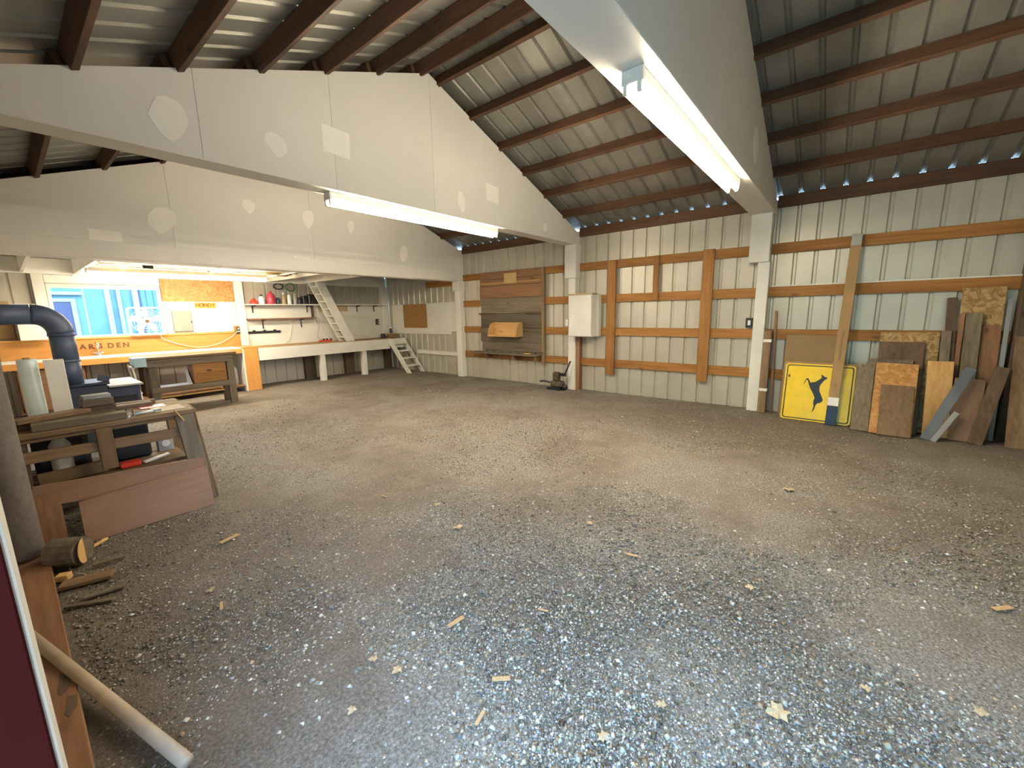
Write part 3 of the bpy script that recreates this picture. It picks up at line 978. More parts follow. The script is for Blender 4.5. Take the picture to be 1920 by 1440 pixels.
# ------------------------------------------------------------------ white built-in bench
bench = thing('workbench', 'long white fronted bench along the back wall under the shelves', 'workbench', (-2.05, 8.75, 0))
box('top', (-3.64, -0.03, 8.43, 9.098, 0.845, 0.868), 'cardboard', bench)
box('fascia', (-3.642, -0.48, 8.405, 8.429, 0.60, 0.855), 'white_paint', bench, 0.004)
for x in (-2.36, -1.285):
    box('leg', (x, x + 0.115, 8.43, 8.55, -0.02, 0.844), 'white_paint', bench, 0.005)
for x in (-3.5, -2.4, -1.35, -0.3):
    box('bearer', (x, x + 0.04, 8.56, 9.03, 0.70, 0.844), 'dark_wood_y', bench)

# steps up to the bench
st = thing('step_ladder', 'short white wooden steps leading from the floor up to the bench', 'steps', (-0.27, 8.0, 0))
B0, B1 = Vector((0, 7.63, 0.0)), Vector((0, 8.37, 0.86))
for x in (-0.50, -0.075):
    M_, L_ = frame_mtx((x, B0.y, 0.03), (x, B1.y, B1.z + 0.0), (0, 1, 0))
    bm = bmesh.new()
    bm_prism(bm, [(7.55, 0.0), (7.70, 0.0), (8.40, 0.74), (8.40, 0.865), (8.33, 0.865)], lambda p, x=x: (x - 0.02, p[0], p[1]), (0.04, 0, 0))
    from_bm('stringer', bm, 'white_paint', st)
for k in range(4):
    t = (k + 0.6) / 4.4
    y = 7.63 + 0.74 * t; z = 0.09 + 0.80 * t
    box('tread', (-0.478, -0.097, y - 0.05, y + 0.09, z - 0.03, z), 'white_paint', st)
box('top_board', (-0.478, -0.097, 8.33, 8.352, 0.62, 0.86), 'white_paint', st)

# steep stair from bench to loft
ld = thing('loft_ladder', 'steep white ladder stair rising from the bench to the loft', 'ladder', (-1.8, 8.73, 0.868))
for y in (8.46, 8.80):
    bm = bmesh.new()
    bm_prism(bm, [(-1.67, 0.870), (-1.46, 0.870), (-2.10, 2.245), (-2.30, 2.245)], lambda p, y=y: (p[0], y - 0.02, p[1]), (0, 0.04, 0))
    from_bm('stringer', bm, 'white_paint', ld)
for k in range(8):
    t = (k + 0.5) / 8
    xc = -1.57 - 0.63 * t; z = 0.88 + 1.365 * t
    box('tread', (xc - 0.08, xc + 0.075, 8.481, 8.779, z - 0.012, z + 0.012), 'white_paint', ld)

# ------------------------------------------------------------------ wall shelves over the bench
def bracket(parent, x, z, depth=0.2, drop=0.16, mat='black_metal'):
    bm = bmesh.new()
    bm_prism(bm, [(9.099, z - drop), (9.099, z), (9.099 - depth, z), (9.099 - depth, z - 0.015), (9.08, z - 0.03), (9.08, z - drop)],
             lambda p: (x - 0.01, p[0], p[1]), (0.02, 0, 0))
    return from_bm('bracket', bm, mat, parent)
sh = thing('wall_shelf', 'long white wall shelf holding bottles above the bench', 'shelf', (-1.8, 9.0, 1.74))
box('board', (-3.575, -0.14, 8.86, 9.02, 1.742, 1.766), 'white_paint', sh)
box('board_back', (-3.575, -0.23, 9.021, 9.099, 1.747, 1.766), 'white_paint', sh)
for x in (-3.42, -2.25, -0.95, -0.45):
    bracket(sh, x, 1.741, 0.2)
s2 = thing('wall_shelf', 'short brown wall shelf below the long white one', 'shelf', (-2.85, 9.0, 1.44))
box('board', (-3.56, -2.13, 8.88, 9.099, 1.435, 1.462), 'red_wood_x', s2)
for x in (-3.25, -2.42):
    bracket(s2, x, 1.434, 0.17, 0.2)
box('upright', (-2.16, -2.11, 9.05, 9.099, 1.463, 1.741), 'dark_wood_z', s2)
rk = thing('tool_rack', 'black strip tool rack on the white panel under the brown shelf', 'tool rack', (-3.2, 9.08, 1.15))
box('rail', (-3.56, -2.90, 9.07, 9.099, 1.135, 1.185), 'black_metal', rk, 0.006)
for x in (-3.45, -3.24, -3.03):
    box('clip', (x - 0.03, x + 0.03, 9.055, 9.0695, 1.15, 1.21), 'black_metal', rk, 0.006)

def bottle(label, cat, x, prof, mat, cap=None, y=8.95, z=1.766, name='bottle', seg=16):
    t = thing(name, label, cat, (x, y, z), 'bottles and cans on the long shelf')
    lathe('body', prof, (x, y, z + 0.0005), mat, t, seg)
    if cap:
        h = prof[-1][1]
        lathe('cap', cap[1], (x, y, z + h + 0.001), cap[0], t, 12)
    return t
bottle('orange-red plastic funnel bowl at the end of the long shelf', 'funnel', -3.43, [(0.085, 0), (0.088, 0.02), (0.075, 0.06), (0.03, 0.10), (0.012, 0.125)], 'red_plastic', None, name='funnel')
bottle('pale blue jug with a black cap beside the red funnel', 'jug', -3.27, [(0.055, 0), (0.06, 0.02), (0.06, 0.12), (0.035, 0.165), (0.022, 0.17)], 'pale_blue', ('black_metal', [(0.026, 0), (0.026, 0.025), (0.02, 0.03)]), name='jug')
bottle('large dark pink jug with a narrow neck on the long shelf', 'jug', -3.08, [(0.085, 0), (0.09, 0.03), (0.09, 0.15), (0.06, 0.22), (0.025, 0.245), (0.022, 0.255)], 'pink_plastic', ('pink_plastic', [(0.026, 0), (0.026, 0.025)]), name='jug')
bottle('small navy bottle with white band next to the pink jug', 'bottle', -2.94, [(0.036, 0), (0.038, 0.02), (0.038, 0.10), (0.018, 0.14), (0.016, 0.15)], 'navy', ('plastic_white', [(0.018, 0), (0.018, 0.02)]))
bottle('tan spray bottle with a pale trigger top on the long shelf', 'bottle', -2.81, [(0.042, 0), (0.043, 0.03), (0.04, 0.13), (0.02, 0.18), (0.016, 0.21)], 'tan_plastic', ('plastic_white', [(0.022, 0), (0.024, 0.03), (0.012, 0.045)]))
bottle('white squeeze bottle with a tan nozzle on the long shelf', 'bottle', -2.69, [(0.04, 0), (0.042, 0.02), (0.042, 0.17), (0.025, 0.21), (0.018, 0.22)], 'plastic_white', ('tan_plastic', [(0.018, 0), (0.008, 0.035)]))
bottle('grey plastic bottle between the white bottle and navy can', 'bottle', -2.565, [(0.034, 0), (0.036, 0.02), (0.036, 0.15), (0.016, 0.20), (0.014, 0.215)], 'grey_plastic', ('plastic_white', [(0.017, 0), (0.017, 0.02)]))
bottle('dark navy spray can with a silver dome on the long shelf', 'can', -2.47, [(0.034, 0), (0.036, 0.008), (0.036, 0.13), (0.022, 0.155)], 'navy', ('steel', [(0.018, 0), (0.018, 0.015), (0.008, 0.03)]), name='spray_can')
for x, lab in [(-2.355, 'tall black oil jug left of the black canister, near the ladder'), ]:
    t = thing('oil_jug', lab, 'jug', (x, 8.95, 1.766), 'bottles and cans on the long shelf')
    box('body', (x - 0.05, x + 0.05, 8.89, 9.01, 1.767, 1.96), 'plastic_black', t, 0.012)
    lathe('cap', [(0.02, 0), (0.02, 0.03)], (x - 0.01, 8.95, 1.9605), 'grey_plastic', t, 12)
t = thing('canister', 'squat black canister on the shelf just behind the ladder', 'canister', (-2.18, 8.93, 1.766), 'bottles and cans on the long shelf')
box('body', (-2.285, -2.07, 8.87, 9.01, 1.767, 1.98), 'plastic_black', t, 0.015)
box('lid', (-2.27, -2.085, 8.875, 8.995, 1.981, 1.995), 'plastic_black', t, 0.004)

# hung under the loft joist beside the ladder
t = thing('hose_coil', 'coil of dark green hose hung from the loft joist by the ladder', 'hose', (-2.60, 9.02, 2.12))
bm = bmesh.new()
for q in range(3):
    pts = [(-2.60 + 0.09 * math.cos(a), 9.03 + 0.012 * q, 2.15 + 0.085 * math.sin(a)) for a in [2 * math.pi * k / 20 for k in range(21)]]
    bm_tube(bm, pts, 0.012, 7, False)
from_bm('loops', bm, 'green_plastic', t, True)
box('hook', (-2.61, -2.59, 9.02, 9.104, 2.215, 2.235), 'steel', t)
t = thing('hose_coil', 'coil of black cable hung on the back wall left of the green hose', 'cable', (-2.86, 9.02, 2.12))
bm = bmesh.new()
for q in range(3):
    pts = [(-2.86 + 0.10 * math.cos(a), 9.03 + 0.012 * q, 2.16 + 0.06 * math.sin(a)) for a in [2 * math.pi * k / 20 for k in range(21)]]
    bm_tube(bm, pts, 0.011, 7, False)
from_bm('loops', bm, 'plastic_black', t, True)
box('hook', (-2.87, -2.85, 9.02, 9.104, 2.205, 2.235), 'steel', t)

def cord(name, label, pts, rad=0.006, mat='cord_white'):
    o = tube(name, curve_pts(pts, 6), rad, mat, None, 6)
    return tag(o, label, 'cord')
cord('hanging_cable', 'pale cord drooping from the box fan across the splash board', [(-5.06, 8.93, 1.21), (-5.02, 8.97, 1.12), (-4.78, 8.99, 1.0), (-4.5, 8.99, 0.925), (-4.2, 8.985, 0.96), (-3.93, 8.985, 1.08), (-3.79, 8.975, 1.21)], 0.006)
cord('hanging_cable', 'cord falling from the black outlet onto the bench top', [(-3.75, 8.975, 1.20), (-3.62, 8.97, 1.07), (-3.5, 8.96, 0.96), (-3.38, 8.95, 0.895), (-3.2, 8.93, 0.878)], 0.005)
cord('hanging_cable', 'beige cable looping up from the bench to the brown shelf', [(-2.85, 9.06, 0.88), (-2.72, 9.085, 0.97), (-2.66, 9.085, 1.2), (-2.62, 9.085, 1.36), (-2.5, 9.085, 1.39), (-2.3, 9.085, 1.33), (-2.12, 9.08, 1.36)], 0.008)
cord('hanging_cable', 'thin cords hanging behind the ladder to the red power strip', [(-2.07, 9.08, 1.70), (-2.05, 9.08, 1.45), (-2.02, 9.07, 1.2), (-2.08, 9.05, 1.0), (-2.0, 8.98, 0.905)], 0.006, 'grey_plastic')
cord('hanging_cable', 'white cord bundle spreading below the shelf behind the ladder', [(-2.06, 9.05, 1.70), (-1.98, 9.05, 1.40), (-1.92, 9.05, 1.15), (-1.78, 9.02, 0.95), (-1.7, 8.97, 0.885)], 0.007)
cord('hanging_cable', 'dark cord dropping from the shelf cleat to the bench', [(-1.42, 9.085, 1.60), (-1.41, 9.09, 1.35), (-1.40, 9.085, 1.18), (-1.33, 9.06, 1.0), (-1.22, 9.0, 0.88)], 0.006, 'grey_plastic')
ps = thing('power_strip', 'red power strip with black plugs lying at the ladder foot', 'power strip', (-1.9, 8.96, 0.868))
box('body', (-2.1, -1.78, 8.93, 8.985, 0.869, 0.905), 'red_plastic', ps)
for x in (-1.98, -1.90, -1.80):
    box('plug', (x - 0.02, x + 0.02, 8.935, 8.975, 0.906, 0.94), 'plastic_black', ps)
# things on the bench end
t = thing('small_crate', 'small wooden crate on the end of the bench by the corner', 'crate', (-0.2, 8.72, 0.868))
box('box', (-0.30, -0.10, 8.62, 8.80, 0.869, 0.97), 'table_wood_x', t)
box('rim', (-0.31, -0.09, 8.61, 8.81, 0.971, 0.985), 'pine_x', t)
o = lathe('paint_can', [(0.06, 0), (0.062, 0.005), (0.062, 0.11), (0.055, 0.115)], (-0.42, 8.78, 0.8685), 'plastic_black')
tag(o, 'black paint can beside the small crate on the bench', 'can')
t = thing('spray_can', 'purple and white spray can standing on the small crate', 'can', (-0.22, 8.71, 0.986))
lathe('body', [(0.035, 0), (0.036, 0.005), (0.036, 0.11), (0.024, 0.13)], (-0.22, 8.71, 0.9865), 'navy', t)
lathe('cap', [(0.03, 0), (0.03, 0.04), (0.02, 0.045)], (-0.22, 8.71, 1.117), 'plastic_white', t)
cb = box('cork_board', (-0.045, -0.026, 7.39, 8.335, 1.135, 1.745), 'cork')
tag(cb, 'brown cork board pinned on the white hardboard in the back bay', 'board')

# ------------------------------------------------------------------ plank back-board on the right wall
pp = thing('plank_panel', 'panel of red and grey weathered planks nailed across the wall girts', 'panel', (-0.06, 4.6, 0.5))
rows = [(2.355, 2.21, 'red_wood_y'), (2.205, 2.06, 'red_wood_y'), (2.055, 1.80, 'red_wood_y'), (1.795, 1.47, 'grey_wood_y'), (1.462, 1.16, 'grey_wood_y'), (1.155, 0.86, 'grey_wood_y'), (0.855, 0.66, 'grey_wood_y')]
for k, (za, zb, m_) in enumerate(rows):
    box('plank', (-0.072 - 0.004 * (k % 2), -0.044, 3.79 - 0.0 * k, 5.44 + 0.02 * (k % 3), zb, za), m_, pp, 0.004)
box('edge_board', (-0.095, -0.044, 3.725, 3.785, 0.42, 2.355), 'table_wood_z', pp)
box('lath', (-0.09, -0.077, 3.8, 5.42, 2.10, 2.125), 'pine_y', pp)
box('lath', (-0.09, -0.077, 5.0, 5.50, 1.445, 1.485), 'dark_wood_y', pp)
box('lath', (-0.09, -0.077, 3.82, 4.2, 1.445, 1.485), 'dark_wood_y', pp)
box('shelf', (-0.27, -0.073, 3.80, 5.62, 0.60, 0.635), 'grey_wood_y', pp, 0.004)
for y in (5.2, 4.45, 3.86):
    box('bracket', (-0.22, -0.044, y - 0.02, y + 0.02, 0.50, 0.599), 'red_wood_z', pp)
nt_ = box('note', (-0.096, -0.0915, 4.40, 4.74, 2.09, 2.30), 'note_paper'); tag(nt_, 'faded tan paper note pinned to the top planks', 'note')
bl = box('wood_block', (-0.20, -0.14, 4.0, 4.16, 0.636, 0.655), 'pine_y'); tag(bl, 'small pale wood block lying on the plank panel shelf', 'block')
# curved-sided bin
bn = thing('wall_bin', 'pale wooden bin with curved sides hung on the plank panel', 'bin', (-0.18, 4.68, 0.97))
def bin_side(y):
    pts = [(-0.078, 0.985), (-0.31, 0.985), (-0.31, 1.03), (-0.285, 1.15), (-0.23, 1.235), (-0.15, 1.275), (-0.078, 1.28)]
    bm = bmesh.new()
    bm_prism(bm, pts, lambda p: (p[0], y, p[1]), (0, 0.022, 0))
    return from_bm('side', bm, 'pine_z', bn)
bin_side(4.27); bin_side(5.03)
box('bottom', (-0.31, -0.078, 4.293, 5.029, 0.985, 1.005), 'pine_y', bn)
box('back', (-0.098, -0.078, 4.293, 5.029, 1.006, 1.28), 'pine_y', bn)
box('front_lip', (-0.31, -0.29, 4.293, 5.029, 1.006, 1.03), 'pine_y', bn)

# white cabinet on the middle post
cab = thing('wall_cabinet', 'tall white cabinet hung on the middle white post', 'cabinet', (-0.24, 2.77, 1.02))
box('body', (-0.335, -0.152, 2.54, 3.0, 1.03, 1.775), 'white_paint', cab, 0.004)
box('top', (-0.35, -0.152, 2.525, 3.01, 1.776, 1.80), 'tan_plastic', cab, 0.003)
dr = box('door', (-0.352, -0.336, 2.545, 2.995, 1.04, 1.77), 'white_paint', cab, 0.004)
box('knob', (-0.37, -0.3525, 2.95, 2.97, 1.38, 1.40), 'plastic_white', dr)
box('side_board', (-0.15, -0.044, 2.50, 2.90, 1.03, 1.775), 'white_paint', cab, 0.004)
o = box('junction_box', (-0.20, -0.151, 3.10, 3.16, 1.22, 1.34), 'plastic_white'); tag(o, 'small white junction box on the middle post beside the cabinet', 'box')

# small cast-iron machine on the floor by the middle post
mc = thing('iron_machine', 'small rusty iron machine with a lever on the floor by the middle post', 'machine', (-0.3, 3.3, 0))
box('base', (-0.40, -0.22, 3.16, 3.46, 0.0, 0.05), 'black_metal', mc, 0.008)
box('body', (-0.39, -0.23, 3.13, 3.40, 0.051, 0.17), 'stove_rust', mc, 0.03)
box('column', (-0.37, -0.25, 3.22, 3.35, 0.171, 0.34), 'stove_rust', mc, 0.02)
box('arm', (-0.34, -0.28, 3.08, 3.219, 0.27, 0.33), 'black_metal', mc, 0.01)
tube('lever', [(-0.31, 3.10, 0.31), (-0.26, 3.01, 0.56)], 0.015, 'black_metal', mc)
tube('crank', [(-0.33, 3.36, 0.12), (-0.40, 3.52, 0.16), (-0.42, 3.60, 0.15)], 0.016, 'black_metal', mc)
bm = bmesh.new(); bm_tube(bm, [(-0.34, 3.12, 0.06), (-0.28, 3.12, 0.06)], 0.058, 14)
from_bm('wheel', bm, 'black_metal', mc, True)

# ------------------------------------------------------------------ lumber and sheets leaning on the right wall
def leaner(name, label, cat, yb, yt, w, xb, xt, zt, th, mat, group='boards leaning against the right wall', zb=0.0, bev=0.003, parent=None):
    """board or sheet from (xb, yb, zb) to (xt, yt, zt), its width along y"""
    o = beam(name, (xb, yb, zb + 0.002), (xt, yt, zt), w, th, (0, 1, 0), mat, parent, bev)
    if parent is None:
        tag(o, label, cat, group)
    return o

# short taped post beside the first white post
t = thing('timber_post', 'short brown timber with white tape bands leaning beside a white post', 'timber', (-0.2, -0.125, 0))
leaner('timber', '', '', -0.137, -0.127, 0.095, -0.22, -0.14, 1.17, 0.07, 'table_wood_z', parent=t, bev=0.006)
for f in (0.27, 0.86):
    c = Vector((-0.22, -0.137, 0)).lerp(Vector((-0.14, -0.127, 1.17)), f)
    c2 = Vector((-0.22, -0.137, 0)).lerp(Vector((-0.14, -0.127, 1.17)), f + 0.035)
    beam('tape', c, c2, 0.099, 0.074, (0, 1, 0), 'plastic_white', t)
leaner('lath', 'thin dark red lath standing beside the taped timber', 'lath', -0.235, -0.19, 0.03, -0.10, -0.058, 1.44, 0.018, 'red_wood_z')
leaner('hardboard_sheet', 'plain olive brown hardboard sheet behind the yellow deer sign', 'sheet', -0.635, -0.632, 0.585, -0.26, -0.06, 1.115, 0.008, 'hardboard')
leaner('cardboard_sheet', 'square cardboard backing directly behind the yellow deer sign', 'sheet', -0.752, -0.752, 0.765, -0.385, -0.235, 0.765, 0.01, 'cardboard')

# yellow deer sign, standing on one side
sg = thing('road_sign', 'yellow deer crossing road sign turned on its side, leaning on cardboard', 'sign', (-0.4, -0.752, 0))
SB, ST = Vector((-0.405, -0.752, 0.003)), Vector((-0.262, -0.752, 0.742))
up = (ST - SB).normalized()
sw = Vector((0, -1, 0))
sn = sw.cross(up).normalized()        # towards the room
if sn.x > 0: sn = -sn
S_W = 0.735; S_H = (ST - SB).length
def sgn(u, v, d):
    return SB + sw * ((u - 0.5) * S_W) + up * (v * S_H) + sn * d
def rr_uv(m, r, n=5):
    pts = []
    for cx_, cy_, a0 in [(1 - m - r, 1 - m - r, 0), (m + r, 1 - m - r, 90), (m + r, m + r, 180), (1 - m - r, m + r, 270)]:
        for k in range(n + 1):
            a = R(a0 + 90 * k / n)
            pts.append((cx_ + r * math.cos(a), cy_ + r * math.sin(a)))
    return pts
bm = bmesh.new()
bm_prism(bm, rr_uv(0.0, 0.05), lambda p: sgn(p[0], p[1], 0), sn * 0.003)
from_bm('plate', bm, 'sign_yellow', sg)
bm = bmesh.new()
oo, ii = rr_uv(0.022, 0.04), rr_uv(0.040, 0.03)
va = [bm.verts.new(sgn(p[0], p[1], 0.0036)) for p in oo]
vb = [bm.verts.new(sgn(p[0], p[1], 0.0036)) for p in ii]
for i in range(len(oo)):
    j = (i + 1) % len(oo)
    bm.faces.new((va[i], va[j], vb[j], vb[i]))
from_bm('border', bm, 'sign_black', sg)
deer = [(560, 990), (580, 940), (612, 893), (640, 893), (668, 955), (740, 945), (795, 915), (838, 885), (826, 843), (850, 848), (880, 872), (918, 884), (905, 905), (870, 925),
        (815, 990), (800, 1030), (802, 1085), (828, 1145), (846, 1195), (842, 1225), (805, 1250), (762, 1258), (738, 1290), (718, 1345), (678, 1392), (712, 1300), (706, 1250), (713, 1210),
        (728, 1180), (705, 1115), (668, 1050), (645, 990), (628, 918), (610, 915), (585, 955)]
def z2uv(p):
    x, y = p
    yt_ = 665 + (x - 300) * 0.057
    yb_ = 1478 + (x - 195) * 0.088
    v = (yb_ - y) / (yb_ - yt_)
    u = (x - (300 - (1 - v) * 105)) / 1025
    return (u, v)
from mathutils.geometry import tessellate_polygon
dp = [z2uv(p) for p in deer]
bm = bmesh.new()
vs = [bm.verts.new(sgn(u, v, 0.0038)) for u, v in dp]
for tri in tessellate_polygon([[Vector((u, v, 0)) for u, v in dp]]):
    try: bm.faces.new([vs[i] for i in tri])
    except ValueError: pass
from_bm('deer_symbol', bm, 'sign_black', sg)
mk = [(330, 845), (350, 830), (364, 826), (355, 845), (366, 866), (345, 872), (332, 878)]
bm = bmesh.new()
bm.faces.new([bm.verts.new(sgn(*z2uv(p), 0.0038)) for p in mk])
from_bm('mark', bm, 'letter_brown', sg)
for u, v in [(0.5, 0.08), (0.5, 0.92)]:
    bm = bmesh.new(); c = sgn(u, v, 0.0031)
    bm_tube(bm, [c, c + sn * 0.002], 0.006, 8)
    from_bm('bolt_hole', bm, 'steel', sg)

# long carton in front of the sign
lc = thing('long_carton', 'long narrow cardboard carton with dark ends leaning over the deer sign', 'carton', (-0.46, -0.925, 0))
A, B = Vector((-0.47, -0.925, 0.003)), Vector((-0.085, -0.972, 2.365))
def seg_(name, f0, f1, w, th, mat, parent=lc):
    return beam(name, A.lerp(B, f0), A.lerp(B, f1), w, th, (0, 1, 0), mat, parent)
body = seg_('body', 0.101, 0.94, 0.108, 0.04, 'cardboard')
seg_('end_cap', 0.9405, 1.0, 0.104, 0.038, 'grey_plastic')
seg_('end_label', 0.0, 0.1005, 0.109, 0.041, 'navy')
seg_('tape', 0.102, 0.148, 0.1095, 0.0415, 'plastic_white')
c = A.lerp(B, 0.21)
bm = bmesh.new(); bm_tube(bm, [c + sn * 0.02, c + sn * 0.0215], 0.019, 12)
from_bm('stamp', bm, 'hardboard', lc)
seg_('print', 0.34, 0.50, 0.03, 0.0408, 'hardboard')

for k, (yl, zt, xb) in enumerate([(-1.245, 0.845, -0.50), (-1.21, 0.81, -0.525), (-1.165, 0.775, -0.55), (-1.12, 0.745, -0.575)]):
    leaner('weathered_sheet', ['tallest, rearmost', 'second rearmost', 'second foremost', 'shortest, foremost'][k] + ' grey panel of the stepped stack beside the deer sign', 'panel',
           yl - 0.19, yl - 0.19, 0.38 if k < 3 else 0.2, xb, xb + 0.28, zt, 0.016, 'grey_wood_z') if k < 3 else \
    leaner('weathered_sheet', 'shortest, foremost grey panel of the stepped stack beside the deer sign', 'panel', yl - 0.085, yl - 0.085, 0.17, xb, xb + 0.265, zt, 0.016, 'grey_wood_z')
leaner('osb_sheet', 'bright strand board sheet with a brown board in front of it', 'sheet', -1.475, -1.485, 0.37, -0.605, -0.285, 0.805, 0.014, 'osb')
leaner('brown_board', 'short wide brown board in front of the bright strand board', 'board', -1.507, -1.505, 0.285, -0.645, -0.41, 0.56, 0.018, 'table_wood_z')
leaner('fibre_sheet', 'dark brown smooth panel between the two strand board sheets', 'panel', -1.515, -1.51, 0.40, -0.44, -0.13, 1.05, 0.016, 'dark_wood_z', bev=0.006)
leaner('osb_sheet', 'wide dull strand board sheet against the lowest girts', 'sheet', -1.575, -1.57, 0.52, -0.31, -0.07, 1.165, 0.012, 'osb_dull')
leaner('grey_plank', 'narrow grey plank with a pale foot beside the light plywood', 'plank', -1.89, -1.865, 0.08, -0.36, -0.155, 1.19, 0.02, 'grey_wood_z')
leaner('plywood_sheet', 'light tan plywood offcut right of the bright strand board', 'sheet', -1.865, -1.845, 0.21, -0.44, -0.255, 0.85, 0.014, 'pine_z')
leaner('dark_beam', 'tall dark purple-brown beam left of the tallest strand board', 'beam', -1.95, -1.882, 0.085, -0.285, -0.065, 1.56, 0.035, 'dark_wood_z')
leaner('red_plank', 'narrow reddish plank in front of the tallest strand board', 'plank', -1.985, -1.975, 0.042, -0.265, -0.105, 1.385, 0.018, 'red_wood_z')
leaner('osb_sheet', 'tallest strand board sheet next to the corner post', 'sheet', -2.13, -2.115, 0.33, -0.205, -0.055, 1.665, 0.014, 'osb_dull')
leaner('grey_board', 'grey-brown mottled board in front of the tallest strand board', 'board', -2.075, -2.06, 0.125, -0.34, -0.14, 1.39, 0.02, 'grey_wood_z')
leaner('brown_board', 'upright brown board close to the corner behind the dark diagonal', 'board', -2.215, -2.205, 0.145, -0.30, -0.12, 1.25, 0.018, 'red_wood_z')
leaner('metal_strip', 'narrow grey strip standing closest to the corner post', 'strip', -2.315, -2.315, 0.038, -0.27, -0.085, 1.53, 0.012, 'blue_grey_plank')
leaner('plywood_sheet', 'orange-brown plywood offcut behind the leaning blue plank', 'sheet', -2.075, -2.085, 0.23, -0.475, -0.30, 0.675, 0.014, 'pink_ply_z')
leaner('blue_plank', 'dark blue-grey plank leaning diagonally over the plywood', 'plank', -1.77, -2.065, 0.09, -0.61, -0.385, 0.80, 0.03, 'blue_plank')
leaner('grey_strip', 'short light grey strip leaning beside the foot of the blue plank', 'strip', -1.825, -1.995, 0.05, -0.655, -0.51, 0.325, 0.02, 'blue_grey_plank')
leaner('dark_plank', 'dark brown plank leaning diagonally beside the corner sheet', 'plank', -2.155, -2.295, 0.11, -0.545, -0.33, 0.82, 0.03, 'dark_wood_z')
leaner('plywood_sheet', 'tall brown plywood strip in the corner by the front wall', 'sheet', -2.435, -2.435, 0.13, -0.52, -0.19, 1.14, 0.014, 'table_wood_z')

# ------------------------------------------------------------------ left doorway jamb and what stands beside it
dj = structure('door_1', (-7.05, 0.0, 0), 'jamb of the open doorway, dark red face and white inner edge')
box('jamb_post', (-7.12, -6.951, 0.012, 0.15, -0.02, 2.45), 'white_paint', dj, 0.003)
box('jamb_face', (-7.20, -6.956, -0.008, 0.011, -0.02, 2.45), 'maroon', dj, 0.002)
box('jamb_post', (-7.12, -6.96, DY0 - 0.14, DY0 - 0.002, -0.02, 2.45), 'white_paint', dj, 0.003)
box('head_board', (-7.12, -6.99, DY0, 0.0, 2.452, 2.60), 'white_paint', dj, 0.003)
t = thing('floor_timber', 'worn brown timber lying on the gravel along the wall inside the doorway', 'timber', (-6.99, 2.0, 0))
box('timber', (-7.08, -6.925, 0.45, 3.02, 0.0, 0.05), 'red_wood_y', t, 0.005)
for y0, y1, x0, x1 in [(1.55, 1.62, -6.985, -6.945), (1.32, 1.42, -6.98, -6.94), (1.17, 1.25, -6.97, -6.935)]:
    prism('knot', [(x0, y0), (x0 + 0.01, y0 - 0.03), (x1, y0 + 0.01), (x1 + 0.005, y1), (x0 + 0.015, y1 + 0.02)], lambda p: (p[0], p[1], 0.0502), (0, 0, 0.0008), 'dark_wood_y', t)
o = tube('carpet_roll', [(-7.008, 2.84, 0.051), (-7.008, 2.84, 0.075), (-7.015, 2.84, 1.7)], [0.055, 0.075, 0.075], 'carpet_grey', None, 24)
tag(o, 'grey rolled carpet standing upright on the floor timber beside the table', 'carpet roll')
mottled('pole_wood', (0.36, 0.28, 0.20), (0.46, 0.37, 0.28), 0.6, 0, 8)
o = tube('pole', [(-7.04, 1.86, 0.072), (-6.73, 0.63, 0.024)], 0.022, 'pole_wood', None, 14)
tag(o, 'pale round pole lying across the floor timber onto the gravel', 'pole')

# ------------------------------------------------------------------ rough table beside the doorway
rt = thing('rough_table', 'rough timber table near the doorway heaped with scrap boards', 'table', (-6.5, 3.4, 0))
for k in range(5):
    y = 3.05 + k * 0.142
    box('top_plank', (-6.985 + 0.01 * (k % 2), -6.02 + 0.015 * ((k * 7) % 3), y, y + 0.138, 0.742, 0.778), 'table_wood_x', rt, 0.004)
box('apron', (-6.97, -6.09, 3.075, 3.11, 0.712, 0.741), 'table_wood_x', rt, 0.004)
beam('leg', (-6.03, 3.065, 0.0), (-6.10, 3.055, 0.74), 0.115, 0.035, (1, 0, 0), 'grey_wood_z', rt, 0.004)
beam('leg', (-5.965, 3.11, 0.0), (-6.035, 3.13, 0.745), 0.035, 0.10, (1, 0, 0), 'table_wood_z', rt, 0.004)
beam('leg', (-6.01, 3.70, 0.0), (-6.07, 3.68, 0.74), 0.09, 0.04, (1, 0, 0), 'table_wood_z', rt, 0.004)
beam('leg', (-6.98, 3.11, 0.0), (-6.95, 3.12, 0.74), 0.08, 0.04, (1, 0, 0), 'dark_wood_z', rt, 0.004)
beam('leg', (-6.98, 3.70, 0.0), (-6.95, 3.68, 0.74), 0.08, 0.04, (1, 0, 0), 'dark_wood_z', rt, 0.004)
box('centre_upright', (-6.60, -6.515, 3.045, 3.07, 0.44, 0.741), 'table_wood_z', rt, 0.004)
beam('rail', (-6.96, 3.09, 0.615), (-6.13, 3.09, 0.60), 0.075, 0.03, (0, 0, 1), 'table_wood_x', rt, 0.004)
for k in range(3):
    y = 3.14 + k * 0.19
    box('shelf_plank', (-6.95, -6.09, y, y + 0.18, 0.36, 0.385), 'table_wood_x', rt, 0.003)
def front_panel(name, label, pts, ytop, ybot, th, mat):
    """panel leaning on the table front: pts = (x, z) outline, y slides from ybot at z=0 to ytop at z=0.4"""
    bm = bmesh.new()
    bm_prism(bm, pts, lambda p: (p[0], ybot + (ytop - ybot) * p[1] / 0.4, p[1]), (0, -th, 0))
    o = from_bm(name, bm, mat)
    return tag(o, label, 'panel', 'panels leaning on the rough table')
front_panel('plywood_offcut', 'large pinkish plywood panel leaning on the rough table front', [(-6.755, 0.0), (-6.02, 0.0), (-6.02, 0.31), (-6.75, 0.275)], 3.02, 2.93, 0.018, 'pink_ply_x')
